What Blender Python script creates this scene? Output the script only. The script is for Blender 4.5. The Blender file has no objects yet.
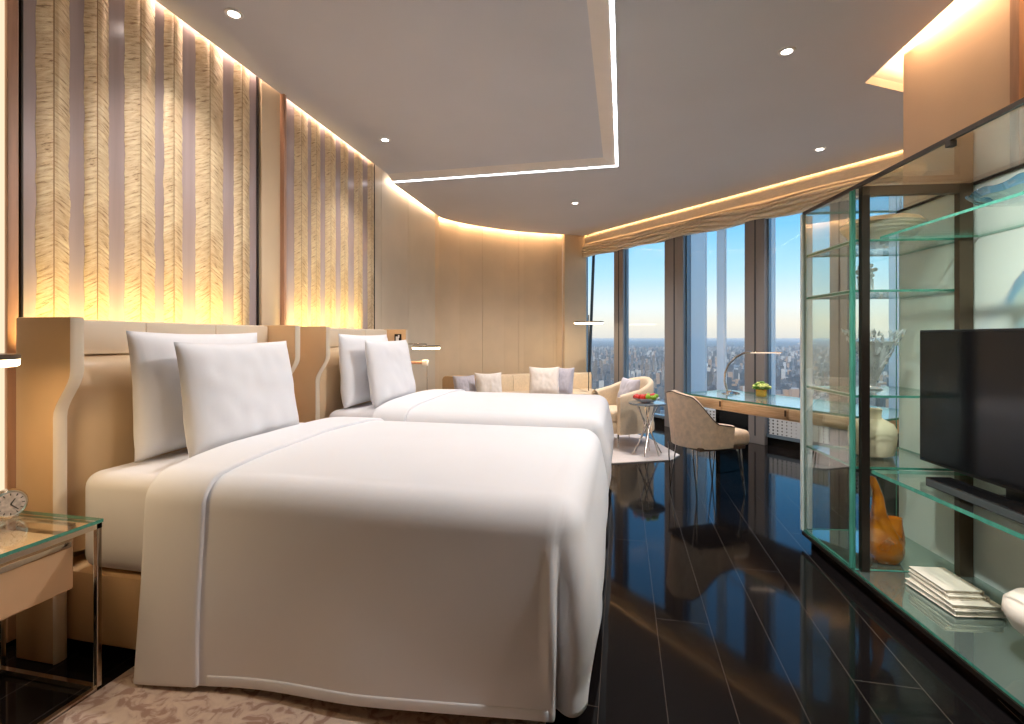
import bpy, bmesh, math, random
from mathutils import Vector, Matrix, noise
R = random.Random(7)
sc = bpy.context.scene
COL = sc.collection
PI = math.pi

# ------------------------------------------------------------------ helpers
def lin(c):
    def f(v):
        v /= 255.0
        return v / 12.92 if v <= 0.04045 else ((v + 0.055) / 1.055) ** 2.4
    return (f(c[0]), f(c[1]), f(c[2]), 1.0)


class MB:
    """collects shapes for ONE mesh object"""
    def __init__(self):
        self.bm = bmesh.new()

    def _merge(self, b, mi=0):
        if mi:
            for f in b.faces:
                f.material_index = mi
        me = bpy.data.meshes.new('tmp')
        b.to_mesh(me); b.free()
        self.bm.from_mesh(me)
        bpy.data.meshes.remove(me)

    def box(self, c, s, bev=0.0, rot=None, mi=0, seg=2, edge_mi=None):
        b = bmesh.new()
        bmesh.ops.create_cube(b, size=1.0)
        for v in b.verts:
            v.co = Vector((v.co.x * s[0], v.co.y * s[1], v.co.z * s[2]))
        if edge_mi is not None:
            thin = min(range(3), key=lambda i: s[i])
            for f in b.faces:
                if abs(f.normal[thin]) < 0.5:
                    f.material_index = edge_mi
        if bev > 0:
            bmesh.ops.bevel(b, geom=b.edges[:], offset=bev, segments=seg, affect='EDGES', profile=0.5)
        m = Matrix.Translation(Vector(c))
        if rot is not None:
            m = m @ (rot if isinstance(rot, Matrix) else Matrix.Rotation(rot, 4, 'Z'))
        b.transform(m)
        self._merge(b, mi)
        return self

    def prism(self, poly, z0, z1, bev=0.0, mi=0, m=None, seg=2):
        b = bmesh.new()
        lo = [b.verts.new((p[0], p[1], z0)) for p in poly]
        hi = [b.verts.new((p[0], p[1], z1)) for p in poly]
        n = len(poly)
        b.faces.new(lo[::-1]); b.faces.new(hi)
        for i in range(n):
            b.faces.new((lo[i], lo[(i + 1) % n], hi[(i + 1) % n], hi[i]))
        bmesh.ops.recalc_face_normals(b, faces=b.faces[:])
        if bev > 0:
            bmesh.ops.bevel(b, geom=b.edges[:], offset=bev, segments=seg, affect='EDGES', profile=0.5)
        if m is not None:
            b.transform(m)
            bmesh.ops.recalc_face_normals(b, faces=b.faces[:])
        self._merge(b, mi)
        return self

    def poly(self, pts, mi=0):
        f = self.bm.faces.new([self.bm.verts.new(p) for p in pts]); f.material_index = mi
        return self

    def tube(self, pts, r, seg=8, mi=0, rfn=None, cap=True):
        pts = [Vector(p) for p in pts]
        b = bmesh.new()
        rings = []
        up = None
        for i, p in enumerate(pts):
            if i == 0: t = pts[1] - pts[0]
            elif i == len(pts) - 1: t = pts[-1] - pts[-2]
            else: t = (pts[i + 1] - pts[i]).normalized() + (pts[i] - pts[i - 1]).normalized()
            t.normalize()
            if up is None:
                up = Vector((0, 0, 1)) if abs(t.z) < 0.9 else Vector((1, 0, 0))
            u = (up - t * up.dot(t)).normalized(); w = t.cross(u); up = u
            rr = rfn(i / (len(pts) - 1)) if rfn else r
            rings.append([b.verts.new(p + (u * math.cos(2 * PI * k / seg) + w * math.sin(2 * PI * k / seg)) * rr) for k in range(seg)])
        for a, c in zip(rings[:-1], rings[1:]):
            for k in range(seg):
                b.faces.new((a[k], a[(k + 1) % seg], c[(k + 1) % seg], c[k]))
        if cap:
            b.faces.new(rings[0][::-1]); b.faces.new(rings[-1])
        bmesh.ops.recalc_face_normals(b, faces=b.faces[:])
        self._merge(b, mi)
        return self

    def lathe(self, prof, c=(0, 0, 0), seg=32, fn=None, mi=0, m=None, capb=True, capt=False):
        b = bmesh.new()
        rings = []
        for i, (r, z) in enumerate(prof):
            ring = []
            for k in range(seg):
                a = 2 * PI * k / seg
                x, y, zz = r * math.cos(a), r * math.sin(a), z
                if fn: x, y, zz = fn(x, y, zz, a, i / (len(prof) - 1))
                ring.append(b.verts.new((x, y, zz)))
            rings.append(ring)
        for a, d in zip(rings[:-1], rings[1:]):
            for k in range(seg):
                b.faces.new((a[k], a[(k + 1) % seg], d[(k + 1) % seg], d[k]))
        if capb: b.faces.new(rings[0][::-1])
        if capt: b.faces.new(rings[-1])
        bmesh.ops.recalc_face_normals(b, faces=b.faces[:])
        mm = Matrix.Translation(Vector(c))
        if m is not None: mm = mm @ m
        b.transform(mm)
        self._merge(b, mi)
        return self

    def grid(self, fn, nu, nv, mi=0, closeu=False):
        b = bmesh.new()
        vs = [[b.verts.new(fn(i / (nu - (0 if closeu else 1)), j / (nv - 1))) for j in range(nv)] for i in range(nu)]
        for i in range(nu if closeu else nu - 1):
            for j in range(nv - 1):
                i2 = (i + 1) % nu
                b.faces.new((vs[i][j], vs[i2][j], vs[i2][j + 1], vs[i][j + 1]))
        self._merge(b, mi)
        return self

    def ico(self, c, r, sub=1, sc_=(1, 1, 1), rot=None, mi=0):
        b = bmesh.new()
        bmesh.ops.create_icosphere(b, subdivisions=sub, radius=r)
        m = Matrix.Translation(Vector(c))
        if rot is not None: m = m @ rot
        m = m @ Matrix.Diagonal((sc_[0], sc_[1], sc_[2], 1))
        b.transform(m)
        self._merge(b, mi)
        return self

    def strip(self, path, z0, z1, thick=0.0, mi=0):
        """vertical sheet along a 2D path"""
        b = bmesh.new()
        lo = [b.verts.new((p[0], p[1], z0)) for p in path]
        hi = [b.verts.new((p[0], p[1], z1)) for p in path]
        for i in range(len(path) - 1):
            b.faces.new((lo[i], lo[i + 1], hi[i + 1], hi[i]))
        self._merge(b, mi)
        return self

    def obj(self, name, mats, parent=None, smooth=True, world=False, angle=35, mods=None):
        bm = self.bm
        if smooth:
            for f in bm.faces: f.smooth = True
        me = bpy.data.meshes.new(name)
        bm.to_mesh(me); bm.free()
        if not isinstance(mats, (list, tuple)): mats = [mats]
        for m in mats: me.materials.append(m)
        if smooth:
            try: me.set_sharp_from_angle(angle=math.radians(angle))
            except Exception: pass
        o = bpy.data.objects.new(name, me)
        COL.objects.link(o)
        if parent is not None:
            o.parent = parent
            if world:
                root = parent
                while root.parent: root = root.parent
                me.transform(root_matrix(root).inverted())
        elif world is False:
            xs = [v.co for v in me.vertices]
            if xs:
                c = Vector(((min(v.x for v in xs) + max(v.x for v in xs)) / 2, (min(v.y for v in xs) + max(v.y for v in xs)) / 2, min(v.z for v in xs)))
                me.transform(Matrix.Translation(-c)); o.location = c
        return o


def root_matrix(o):
    return Matrix.Translation(o.location) @ o.rotation_euler.to_matrix().to_4x4()


def tag(o, label, cat, group=None, kind=None):
    o['label'] = label; o['category'] = cat
    if group: o['group'] = group
    if kind: o['kind'] = kind
    return o


def thing(name, label, cat, loc=(0, 0, 0), rz=0.0, group=None):
    o = bpy.data.objects.new(name, None)
    o.empty_display_size = 0.1
    COL.objects.link(o)
    o.location = loc; o.rotation_euler = (0, 0, rz)
    return tag(o, label, cat, group)


def struct(o):
    o['kind'] = 'structure'
    return o


def copy_tree(o, parent=None):
    c = o.copy(); COL.objects.link(c)
    if parent is not None: c.parent = parent
    for ch in list(o.children): copy_tree(ch, c)
    return c


# ------------------------------------------------------------------ materials
def nodes(m):
    m.use_nodes = True
    nt = m.node_tree
    return nt, nt.nodes, nt.links


def mat(name, col, rough=0.5, metal=0.0, var=0.0, vscale=8.0, bump=0.0, bscale=60.0, spec=0.5, sheen=0.0, coat=0.0, trans=0.0, ior=1.45, emit=None, estr=0.0, sss=0.0, bdist=0.004, stretch=None):
    m = bpy.data.materials.new(name)
    nt, N, L = nodes(m)
    p = N['Principled BSDF']
    c = lin(col)
    p.inputs['Base Color'].default_value = c
    p.inputs['Roughness'].default_value = rough
    p.inputs['Metallic'].default_value = metal
    p.inputs['Specular IOR Level'].default_value = spec
    p.inputs['Sheen Weight'].default_value = sheen
    p.inputs['Coat Weight'].default_value = coat
    p.inputs['Transmission Weight'].default_value = trans
    p.inputs['IOR'].default_value = ior
    if sss: p.inputs['Subsurface Weight'].default_value = sss
    if emit:
        p.inputs['Emission Color'].default_value = lin(emit); p.inputs['Emission Strength'].default_value = estr
    tc = N.new('ShaderNodeTexCoord')
    src = tc.outputs['Object']
    if stretch:
        mp = N.new('ShaderNodeMapping'); mp.inputs['Scale'].default_value = stretch
        L.new(src, mp.inputs['Vector']); src = mp.outputs['Vector']
    if var > 0:
        nz = N.new('ShaderNodeTexNoise'); nz.inputs['Scale'].default_value = vscale; nz.inputs['Detail'].default_value = 4
        L.new(src, nz.inputs['Vector'])
        rp = N.new('ShaderNodeValToRGB')
        rp.color_ramp.elements[0].position = 0.3; rp.color_ramp.elements[1].position = 0.7
        rp.color_ramp.elements[0].color = tuple(v * (1 - var) for v in c[:3]) + (1,)
        rp.color_ramp.elements[1].color = tuple(min(1, v * (1 + var)) for v in c[:3]) + (1,)
        L.new(nz.outputs['Fac'], rp.inputs['Fac']); L.new(rp.outputs['Color'], p.inputs['Base Color'])
    if bump > 0:
        nb = N.new('ShaderNodeTexNoise'); nb.inputs['Scale'].default_value = bscale; nb.inputs['Detail'].default_value = 3
        L.new(src, nb.inputs['Vector'])
        bp = N.new('ShaderNodeBump'); bp.inputs['Strength'].default_value = bump; bp.inputs['Distance'].default_value = bdist
        L.new(nb.outputs['Fac'], bp.inputs['Height']); L.new(bp.outputs['Normal'], p.inputs['Normal'])
    return m


def pane_mat(name, tint=(235, 246, 240), refl=0.05, power=5.0, gloss=0.96):
    """thin clear glass: tinted see-through plus a mirror layer that grows towards grazing angles"""
    m = bpy.data.materials.new(name)
    nt, N, L = nodes(m)
    N.remove(N['Principled BSDF'])
    out = N['Material Output']
    tr = N.new('ShaderNodeBsdfTransparent'); tr.inputs['Color'].default_value = lin(tint)
    gl = N.new('ShaderNodeBsdfGlossy'); gl.inputs['Roughness'].default_value = 0.0; gl.inputs['Color'].default_value = (gloss, gloss, gloss, 1)
    lw = N.new('ShaderNodeLayerWeight'); lw.inputs['Blend'].default_value = 0.5
    pw = N.new('ShaderNodeMath'); pw.operation = 'POWER'; pw.inputs[1].default_value = power
    ml = N.new('ShaderNodeMath'); ml.operation = 'MULTIPLY_ADD'; ml.inputs[1].default_value = 1 - refl - 0.1; ml.inputs[2].default_value = refl
    mx = N.new('ShaderNodeMixShader')
    L.new(lw.outputs['Facing'], pw.inputs[0]); L.new(pw.outputs[0], ml.inputs[0]); L.new(ml.outputs[0], mx.inputs['Fac'])
    L.new(tr.outputs[0], mx.inputs[1]); L.new(gl.outputs[0], mx.inputs[2]); L.new(mx.outputs[0], out.inputs['Surface'])
    return m


def emis(name, col, s):
    m = bpy.data.materials.new(name)
    nt, N, L = nodes(m)
    N.remove(N['Principled BSDF'])
    e = N.new('ShaderNodeEmission'); e.inputs['Color'].default_value = lin(col); e.inputs['Strength'].default_value = s
    L.new(e.outputs[0], N['Material Output'].inputs['Surface'])
    return m


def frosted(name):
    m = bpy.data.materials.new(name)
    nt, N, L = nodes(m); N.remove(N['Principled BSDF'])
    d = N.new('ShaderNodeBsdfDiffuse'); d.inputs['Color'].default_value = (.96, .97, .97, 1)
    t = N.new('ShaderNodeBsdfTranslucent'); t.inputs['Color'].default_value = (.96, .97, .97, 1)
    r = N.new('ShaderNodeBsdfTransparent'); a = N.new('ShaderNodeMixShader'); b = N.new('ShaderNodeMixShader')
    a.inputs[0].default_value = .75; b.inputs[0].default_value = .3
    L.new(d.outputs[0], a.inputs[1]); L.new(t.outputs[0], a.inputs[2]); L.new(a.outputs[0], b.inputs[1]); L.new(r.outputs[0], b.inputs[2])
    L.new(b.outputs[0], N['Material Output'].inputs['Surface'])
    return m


MT = {}
MT['ceiling'] = mat('ceiling_paint', (204, 201, 203), 0.8, var=0.02, vscale=1.5)
MT['ceiling_up'] = MT['ceiling']
MT['wall'] = mat('beige_wall_panel', (222, 198, 164), 0.42, var=0.04, vscale=3, bump=0.05, bscale=250)
MT['wallpale'] = mat('pale_wall_panel', (214, 200, 178), 0.42, var=0.03, vscale=3, bump=0.05, bscale=250)
MT['wallright'] = mat('tan_wall_fabric', (230, 198, 168), 0.6, var=0.03, vscale=2)
MT['bronze'] = mat('bronze_metal', (98, 84, 70), 0.35, 0.8, var=0.08, vscale=5)
MT['bronzedark'] = mat('dark_bronze', (52, 44, 38), 0.35, 0.6, var=0.05)
MT['wood'] = mat('walnut_trim', (184, 142, 116), 0.4, var=0.15, vscale=6, stretch=(6, 6, 0.5))
MT['black'] = mat('black_lacquer', (9, 9, 10), 0.12, var=0.1, vscale=3)
MT['blackmat'] = mat('black_base', (12, 11, 11), 0.5, var=0.1)
MT['chrome'] = mat('polished_steel', (215, 205, 195), 0.14, 1.0, var=0.03)
MT['linen'] = mat('white_linen', (234, 234, 237), 0.75, var=0.012, vscale=3, bump=0.1, bscale=450, sheen=0.15, bdist=0.001)
MT['sheet'] = mat('white_sheet', (224, 223, 226), 0.75, var=0.02, vscale=4, bump=0.08, bscale=400, bdist=0.001)
MT['leather_tan'] = mat('tan_leather', (212, 176, 134), 0.42, var=0.05, vscale=4, bump=0.1, bscale=300, bdist=0.001)
MT['leather_cream'] = mat('cream_leather', (224, 208, 184), 0.42, var=0.03, vscale=4, bump=0.1, bscale=300, bdist=0.001)
MT['leather_pad'] = mat('pale_tan_leather', (218, 192, 156), 0.42, var=0.04, vscale=4, bump=0.1, bscale=300, bdist=0.001)
MT['boucle'] = mat('cream_upholstery', (226, 204, 172), 0.7, var=0.06, vscale=30, bump=0.3, bscale=200, sheen=0.2)
MT['chairhide'] = mat('beige_chair_leather', (238, 212, 184), 0.45, var=0.12, vscale=25, bump=0.15, bscale=150, bdist=0.002)
MT['piping'] = mat('dark_piping', (92, 70, 52), 0.6, var=0.1)
MT['blind'] = mat('tan_blind_fabric', (244, 228, 204), 0.7, var=0.07, vscale=18, bump=0.2, bscale=160, sheen=0.2, stretch=(1, 1, 6))
MT['mullion'] = mat('grey_mullion', (136, 132, 132), 0.4, 0.2, var=0.05, vscale=2, stretch=(3, 3, 0.3))
MT['mulldark'] = mat('dark_mullion', (54, 62, 72), 0.3, 0.4, var=0.05)
MT['reveal'] = mat('blue_grey_reveal', (120, 140, 156), 0.25, 0.3, var=0.05)
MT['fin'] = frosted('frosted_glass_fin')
MT['glasspane'] = pane_mat('cabinet_glass', (250, 253, 251), 0.035)
MT['frontpane'] = pane_mat('cabinet_front_glass', (244, 251, 248), 0.075, power=4)
MT['windowpane'] = pane_mat('window_glass', (246, 250, 252), 0.03)
MT['edge'] = mat('green_glass_edge', (78, 150, 130), 0.12, var=0.2, vscale=6, stretch=(8, 8, 1.2))
MT['edgeglint'] = mat('pale_edge_glint', (226, 242, 238), 0.12, var=0.1, vscale=6)  # near-white colour stands in for light refracted along the glass edges
MT['backpanel'] = mat('pale_green_back_glass', (224, 234, 226), 0.25, var=0.03, vscale=2)
MT['mirror'] = mat('mirror_base', (176, 196, 186), 0.02, 0.85)
MT['led'] = emis('led_white', (246, 248, 255), 7.0)
MT['ledwarm'] = emis('led_warm', (255, 226, 180), 6.0)
MT['ledsoft'] = emis('led_soft', (255, 226, 200), 1.6)
MT['downlens'] = emis('downlight_lens', (255, 248, 238), 14.0)
MT['screen'] = mat('tv_screen', (14, 14, 16), 0.14, var=0.05)
MT['bezel'] = mat('tv_bezel', (20, 20, 22), 0.35, var=0.05)
MT['creamceramic'] = mat('cream_ceramic', (238, 222, 192), 0.45, var=0.03, vscale=4)
MT['whiteceramic'] = mat('pale_ceramic', (236, 222, 206), 0.5, var=0.03, vscale=6, bump=0.1, bscale=120)
MT['amber'] = mat('amber_glass', (248, 130, 22), .03, var=.5, vscale=11, spec=.9, coat=.6); MT['amber'].node_tree.nodes['Principled BSDF'].inputs['Alpha'].default_value = .62
MT['crystal'] = mat('clear_crystal', (240, 243, 246), .06, spec=1.0, var=.06, vscale=40, coat=.5); MT['crystal'].node_tree.nodes['Principled BSDF'].inputs['Alpha'].default_value = .78
MT['blueglass'] = pane_mat('blue_glass', (110, 184, 226), .14, power=3)
MT['clearglassart'] = pane_mat('sea_glass', (190, 224, 226), .14, power=3)
MT['book'] = mat('book_cover', (228, 218, 200), 0.6, var=0.05, vscale=12)
MT['pages'] = mat('book_pages', (240, 232, 216), 0.8, var=0.08, vscale=40, stretch=(1, 1, 14))
MT['gold'] = mat('gold_pot', (212, 160, 70), 0.2, 1.0, var=0.1)
MT['leaf'] = mat('flower_leaf', (110, 150, 50), 0.6, var=0.2, vscale=20)
MT['petal'] = mat('pale_green_petal', (214, 222, 130), 0.6, var=0.15, vscale=20)
MT['red'] = mat('red_fruit', (206, 50, 36), 0.4, var=0.15, vscale=20)
MT['green'] = mat('green_fruit', (140, 180, 50), 0.4, var=0.15, vscale=20)
MT['lilac'] = mat('lilac_cushion', (186, 182, 192), 0.8, var=0.06, vscale=30, bump=0.4, bscale=120, sheen=0.4)
MT['whitecush'] = mat('white_cushion', (232, 222, 212), 0.8, var=0.05, vscale=20, bump=0.3, bscale=140, sheen=0.2)
MT['rugpale'] = mat('pale_rug', (206, 196, 190), 0.95, var=0.06, vscale=9, bump=0.4, bscale=90)
MT['whitemetal'] = mat('white_metal', (235, 230, 224), 0.4, var=0.02)
MT['clockface'] = mat('clock_face', (190, 180, 176), 0.3, 0.3, var=0.3, vscale=60)
MT['night'] = mat('nightstand_leather', (206, 168, 130), 0.45, var=0.06, vscale=5, bump=0.1, bscale=300, bdist=0.001)
MT['marble'] = mat('mirror_table_top', (150, 160, 166), 0.08, 0.6, var=0.15, vscale=6)


def floor_material():
    m = bpy.data.materials.new('black_polished_planks')
    nt, N, L = nodes(m)
    p = N['Principled BSDF']
    tc = N.new('ShaderNodeTexCoord')
    sp = N.new('ShaderNodeSeparateXYZ'); L.new(tc.outputs['Object'], sp.inputs[0])
    def math_(op, a, b=None, c=None):
        n = N.new('ShaderNodeMath'); n.operation = op
        for i, v in enumerate((a, b, c)):
            if v is None: continue
            if isinstance(v, (int, float)): n.inputs[i].default_value = v
            else: L.new(v, n.inputs[i])
        return n.outputs[0]
    W = 0.2335
    xs = math_('DIVIDE', math_('SUBTRACT', sp.outputs['X'], 0.153), W)
    row = math_('FLOOR', xs)
    fx = math_('FRACT', xs)
    dx = math_('MULTIPLY', math_('SUBTRACT', 0.5, math_('ABSOLUTE', math_('SUBTRACT', fx, 0.5))), W)
    off = math_('FRACT', math_('MULTIPLY', row, 0.371))
    ys = math_('ADD', math_('DIVIDE', sp.outputs['Y'], 2.4), off)
    fy = math_('FRACT', ys)
    dy = math_('MULTIPLY', math_('SUBTRACT', 0.5, math_('ABSOLUTE', math_('SUBTRACT', fy, 0.5))), 2.4)
    d = math_('MINIMUM', dx, dy)
    seam = math_('LESS_THAN', d, 0.0011)
    seamw = math_('LESS_THAN', d, 0.003)
    mx = N.new('ShaderNodeMix'); mx.data_type = 'RGBA'
    mx.inputs['A'].default_value = lin((20, 17, 17)); mx.inputs['B'].default_value = lin((84, 76, 70))
    L.new(seam, mx.inputs['Factor'])
    L.new(mx.outputs['Result'], p.inputs['Base Color'])
    p.inputs['Specular IOR Level'].default_value = 0.2
    # every plank a slightly different polish
    wn = N.new('ShaderNodeTexWhiteNoise'); wn.noise_dimensions = '2D'
    cb = N.new('ShaderNodeCombineXYZ'); L.new(row, cb.inputs[0]); L.new(math_('FLOOR', ys), cb.inputs[1]); L.new(cb.outputs[0], wn.inputs['Vector'])
    L.new(math_('MULTIPLY_ADD', wn.outputs['Value'], 0.03, 0.05), p.inputs['Roughness'])
    nz = N.new('ShaderNodeTexNoise'); nz.inputs['Scale'].default_value = 3.0; L.new(tc.outputs['Object'], nz.inputs['Vector'])
    h = math_('ADD', math_('MULTIPLY', seamw, -1.0), math_('MULTIPLY', nz.outputs['Fac'], 0.25))
    bp = N.new('ShaderNodeBump'); bp.inputs['Strength'].default_value = 0.12; bp.inputs['Distance'].default_value = 0.004
    L.new(h, bp.inputs['Height']); L.new(bp.outputs['Normal'], p.inputs['Normal'])
    return m
MT['floor'] = floor_material()


def feather_material(name):
    """gold foil barbs slanting off a centre rib; object space: y across the strip, z up"""
    m = bpy.data.materials.new(name)
    nt, N, L = nodes(m)
    p = N['Principled BSDF']
    tc = N.new('ShaderNodeTexCoord')
    sp = N.new('ShaderNodeSeparateXYZ'); L.new(tc.outputs['Object'], sp.inputs[0])
    ab = N.new('ShaderNodeMath'); ab.operation = 'ABSOLUTE'; L.new(sp.outputs['Y'], ab.inputs[0])
    cb = N.new('ShaderNodeCombineXYZ')
    ad = N.new('ShaderNodeMath'); ad.operation = 'MULTIPLY_ADD'; ad.inputs[1].default_value = 0.55
    L.new(ab.outputs[0], ad.inputs[0]); L.new(sp.outputs['Z'], ad.inputs[2])
    L.new(ad.outputs[0], cb.inputs['Z'])
    sc1 = N.new('ShaderNodeMath'); sc1.operation = 'MULTIPLY'; sc1.inputs[1].default_value = 0.16; L.new(sp.outputs['Y'], sc1.inputs[0])
    L.new(sc1.outputs[0], cb.inputs['Y'])
    n1 = N.new('ShaderNodeTexNoise'); n1.inputs['Scale'].default_value = 85; n1.inputs['Detail'].default_value = 8; n1.inputs['Roughness'].default_value = 0.7; n1.inputs['Distortion'].default_value = .4
    L.new(cb.outputs[0], n1.inputs['Vector'])
    n2 = N.new('ShaderNodeTexNoise'); n2.inputs['Scale'].default_value = 5; n2.inputs['Detail'].default_value = 4
    L.new(tc.outputs['Object'], n2.inputs['Vector'])
    rp = N.new('ShaderNodeValToRGB')
    e = rp.color_ramp.elements
    e[0].position = 0.34; e[0].color = lin((136, 100, 66))
    e[1].position = 0.64; e[1].color = lin((244, 228, 190))
    x = e.new(0.44); x.color = lin((218, 192, 152))
    L.new(n1.outputs['Fac'], rp.inputs['Fac'])
    mx = N.new('ShaderNodeMix'); mx.data_type = 'RGBA'; mx.blend_type = 'MULTIPLY'; mx.inputs['Factor'].default_value = 0.35
    L.new(rp.outputs['Color'], mx.inputs['A'])
    rp2 = N.new('ShaderNodeValToRGB'); rp2.color_ramp.elements[0].position = 0.35; rp2.color_ramp.elements[1].position = 0.65
    rp2.color_ramp.elements[0].color = lin((190, 160, 140)); rp2.color_ramp.elements[1].color = (1, 1, 1, 1)
    L.new(n2.outputs['Fac'], rp2.inputs['Fac']); L.new(rp2.outputs['Color'], mx.inputs['B'])
    ln = N.new('ShaderNodeMath'); ln.operation = 'LESS_THAN'; ln.inputs[1].default_value = .0028; L.new(ab.outputs[0], ln.inputs[0])
    m3 = N.new('ShaderNodeMix'); m3.data_type = 'RGBA'; m3.inputs['B'].default_value = lin((150, 116, 80))
    L.new(ln.outputs[0], m3.inputs['Factor']); L.new(mx.outputs['Result'], m3.inputs['A'])
    L.new(m3.outputs['Result'], p.inputs['Base Color'])
    p.inputs['Roughness'].default_value = 0.4
    p.inputs['Metallic'].default_value = 0.25
    bp = N.new('ShaderNodeBump'); bp.inputs['Strength'].default_value = 0.55; bp.inputs['Distance'].default_value = 0.007
    L.new(n1.outputs['Fac'], bp.inputs['Height']); L.new(bp.outputs['Normal'], p.inputs['Normal'])
    return m
MT['feather'] = feather_material('gold_feather_foil')
MT['mauve'] = mat('mauve_lacquer', (176, 158, 156), 0.22, var=0.10, vscale=2.5, stretch=(1, 7, 0.35), metal=0.15)


def rug_material():
    m = bpy.data.materials.new('pink_beige_patterned_rug')
    nt, N, L = nodes(m)
    p = N['Principled BSDF']; p.inputs['Roughness'].default_value = 0.95
    tc = N.new('ShaderNodeTexCoord')
    n1 = N.new('ShaderNodeTexNoise'); n1.inputs['Scale'].default_value = 17; n1.inputs['Detail'].default_value = 6; n1.inputs['Distortion'].default_value = 1.2
    L.new(tc.outputs['Object'], n1.inputs['Vector'])
    rp = N.new('ShaderNodeValToRGB'); e = rp.color_ramp.elements
    e[0].position = 0.40; e[0].color = lin((168, 138, 124)); e[1].position = 0.50; e[1].color = lin((204, 182, 168))
    x = e.new(0.62); x.color = lin((214, 194, 178))
    L.new(n1.outputs['Fac'], rp.inputs['Fac']); L.new(rp.outputs['Color'], p.inputs['Base Color'])
    bp = N.new('ShaderNodeBump'); bp.inputs['Strength'].default_value = 0.4; bp.inputs['Distance'].default_value = 0.006
    n2 = N.new('ShaderNodeTexNoise'); n2.inputs['Scale'].default_value = 150
    L.new(tc.outputs['Object'], n2.inputs['Vector']); L.new(n2.outputs['Fac'], bp.inputs['Height']); L.new(bp.outputs['Normal'], p.inputs['Normal'])
    return m
MT['rug'] = rug_material()


def dots_material():
    m = bpy.data.materials.new('perforated_white_grille')
    nt, N, L = nodes(m)
    p = N['Principled BSDF']; p.inputs['Roughness'].default_value = 0.5
    tc = N.new('ShaderNodeTexCoord')
    v = N.new('ShaderNodeTexVoronoi'); v.inputs['Scale'].default_value = 26; v.inputs['Randomness'].default_value = 0.0
    L.new(tc.outputs['Object'], v.inputs['Vector'])
    lt = N.new('ShaderNodeMath'); lt.operation = 'LESS_THAN'; lt.inputs[1].default_value = 0.33
    L.new(v.outputs['Distance'], lt.inputs[0])
    mx = N.new('ShaderNodeMix'); mx.data_type = 'RGBA'
    mx.inputs['A'].default_value = lin((206, 212, 216)); mx.inputs['B'].default_value = lin((26, 28, 32))
    L.new(lt.outputs[0], mx.inputs['Factor']); L.new(mx.outputs['Result'], p.inputs['Base Color'])
    return m
MT['dots'] = dots_material()


def oak_material():
    m = bpy.data.materials.new('pale_oak_veneer')
    nt, N, L = nodes(m)
    p = N['Principled BSDF']; p.inputs['Roughness'].default_value = 0.4
    tc = N.new('ShaderNodeTexCoord')
    mp = N.new('ShaderNodeMapping'); mp.inputs['Scale'].default_value = (3, 3, 30)
    L.new(tc.outputs['Object'], mp.inputs['Vector'])
    n1 = N.new('ShaderNodeTexNoise'); n1.inputs['Scale'].default_value = 2.2; n1.inputs['Detail'].default_value = 6
    L.new(mp.outputs['Vector'], n1.inputs['Vector'])
    rp = N.new('ShaderNodeValToRGB'); e = rp.color_ramp.elements
    e[0].position = 0.35; e[0].color = lin((200, 164, 124)); e[1].position = 0.65; e[1].color = lin((228, 198, 160))
    L.new(n1.outputs['Fac'], rp.inputs['Fac']); L.new(rp.outputs['Color'], p.inputs['Base Color'])
    return m
MT['oak'] = oak_material()

# ------------------------------------------------------------------ camera
CAMH = 1.3
YAW = math.atan(110 / 499)
cam = bpy.data.cameras.new('camera'); camo = bpy.data.objects.new('camera', cam); COL.objects.link(camo)
camo.location = (0, 0, CAMH); camo.rotation_euler = (PI / 2, 0, YAW)
cam.sensor_fit = 'HORIZONTAL'; cam.sensor_width = 36; cam.lens = 499 / 1024 * 36
cam.shift_y = -24.5 / 1024
cam.clip_start = 0.05; cam.clip_end = 90000
sc.camera = camo

# ------------------------------------------------------------------ room shell
ZC, ZU = 3.1, 3.16          # low ceiling and the raised tray over the beds
def xl(y): return -2.445 - 0.03 * y          # ceiling edge along the headboard wall
def xw(y): return xl(y) - 0.07               # wall face
FARW = [(-2.66, 7.11), (-2.47, 7.50), (-2.171, 7.875), (-1.90, 8.16), (-1.607, 8.397), (-1.30, 8.58), (-0.98, 8.73)]
WA, WB = Vector((-0.675, 8.913, 0)), Vector((3.55, 4.54, 0))    # ceiling edge of the window wall
WD = (WB - WA).normalized(); WN = Vector((-WD.y, WD.x, 0))       # WN points outdoors
if WN.x < 0: WN = -WN
def wpt(px, off=0.0):       # window wall point seen along the sight line at this bearing, used while laying out bays
    t = (px - 512) / 499; S, C = math.sin(YAW), math.cos(YAW)
    r = Vector((-S + t * C, C + t * S, 0)); n = Vector((-WD.y, WD.x, 0))
    A = WA + (n if n.x > 0 else -n) * off
    return (r * (n.dot(A) / n.dot(r)) - A).dot(WD)             # distance along the wall from WA
YB = -2.4          # wall behind

fl = MB()
fl.poly([(-3.0, YB - 0.2, 0), (4.6, YB - 0.2, 0), (4.6, 4.4, 0), (-0.5, 9.6, 0), (-3.0, 9.6, 0)])
floor = struct(fl.obj('floor', MT['floor'], smooth=False, world=True))

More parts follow.
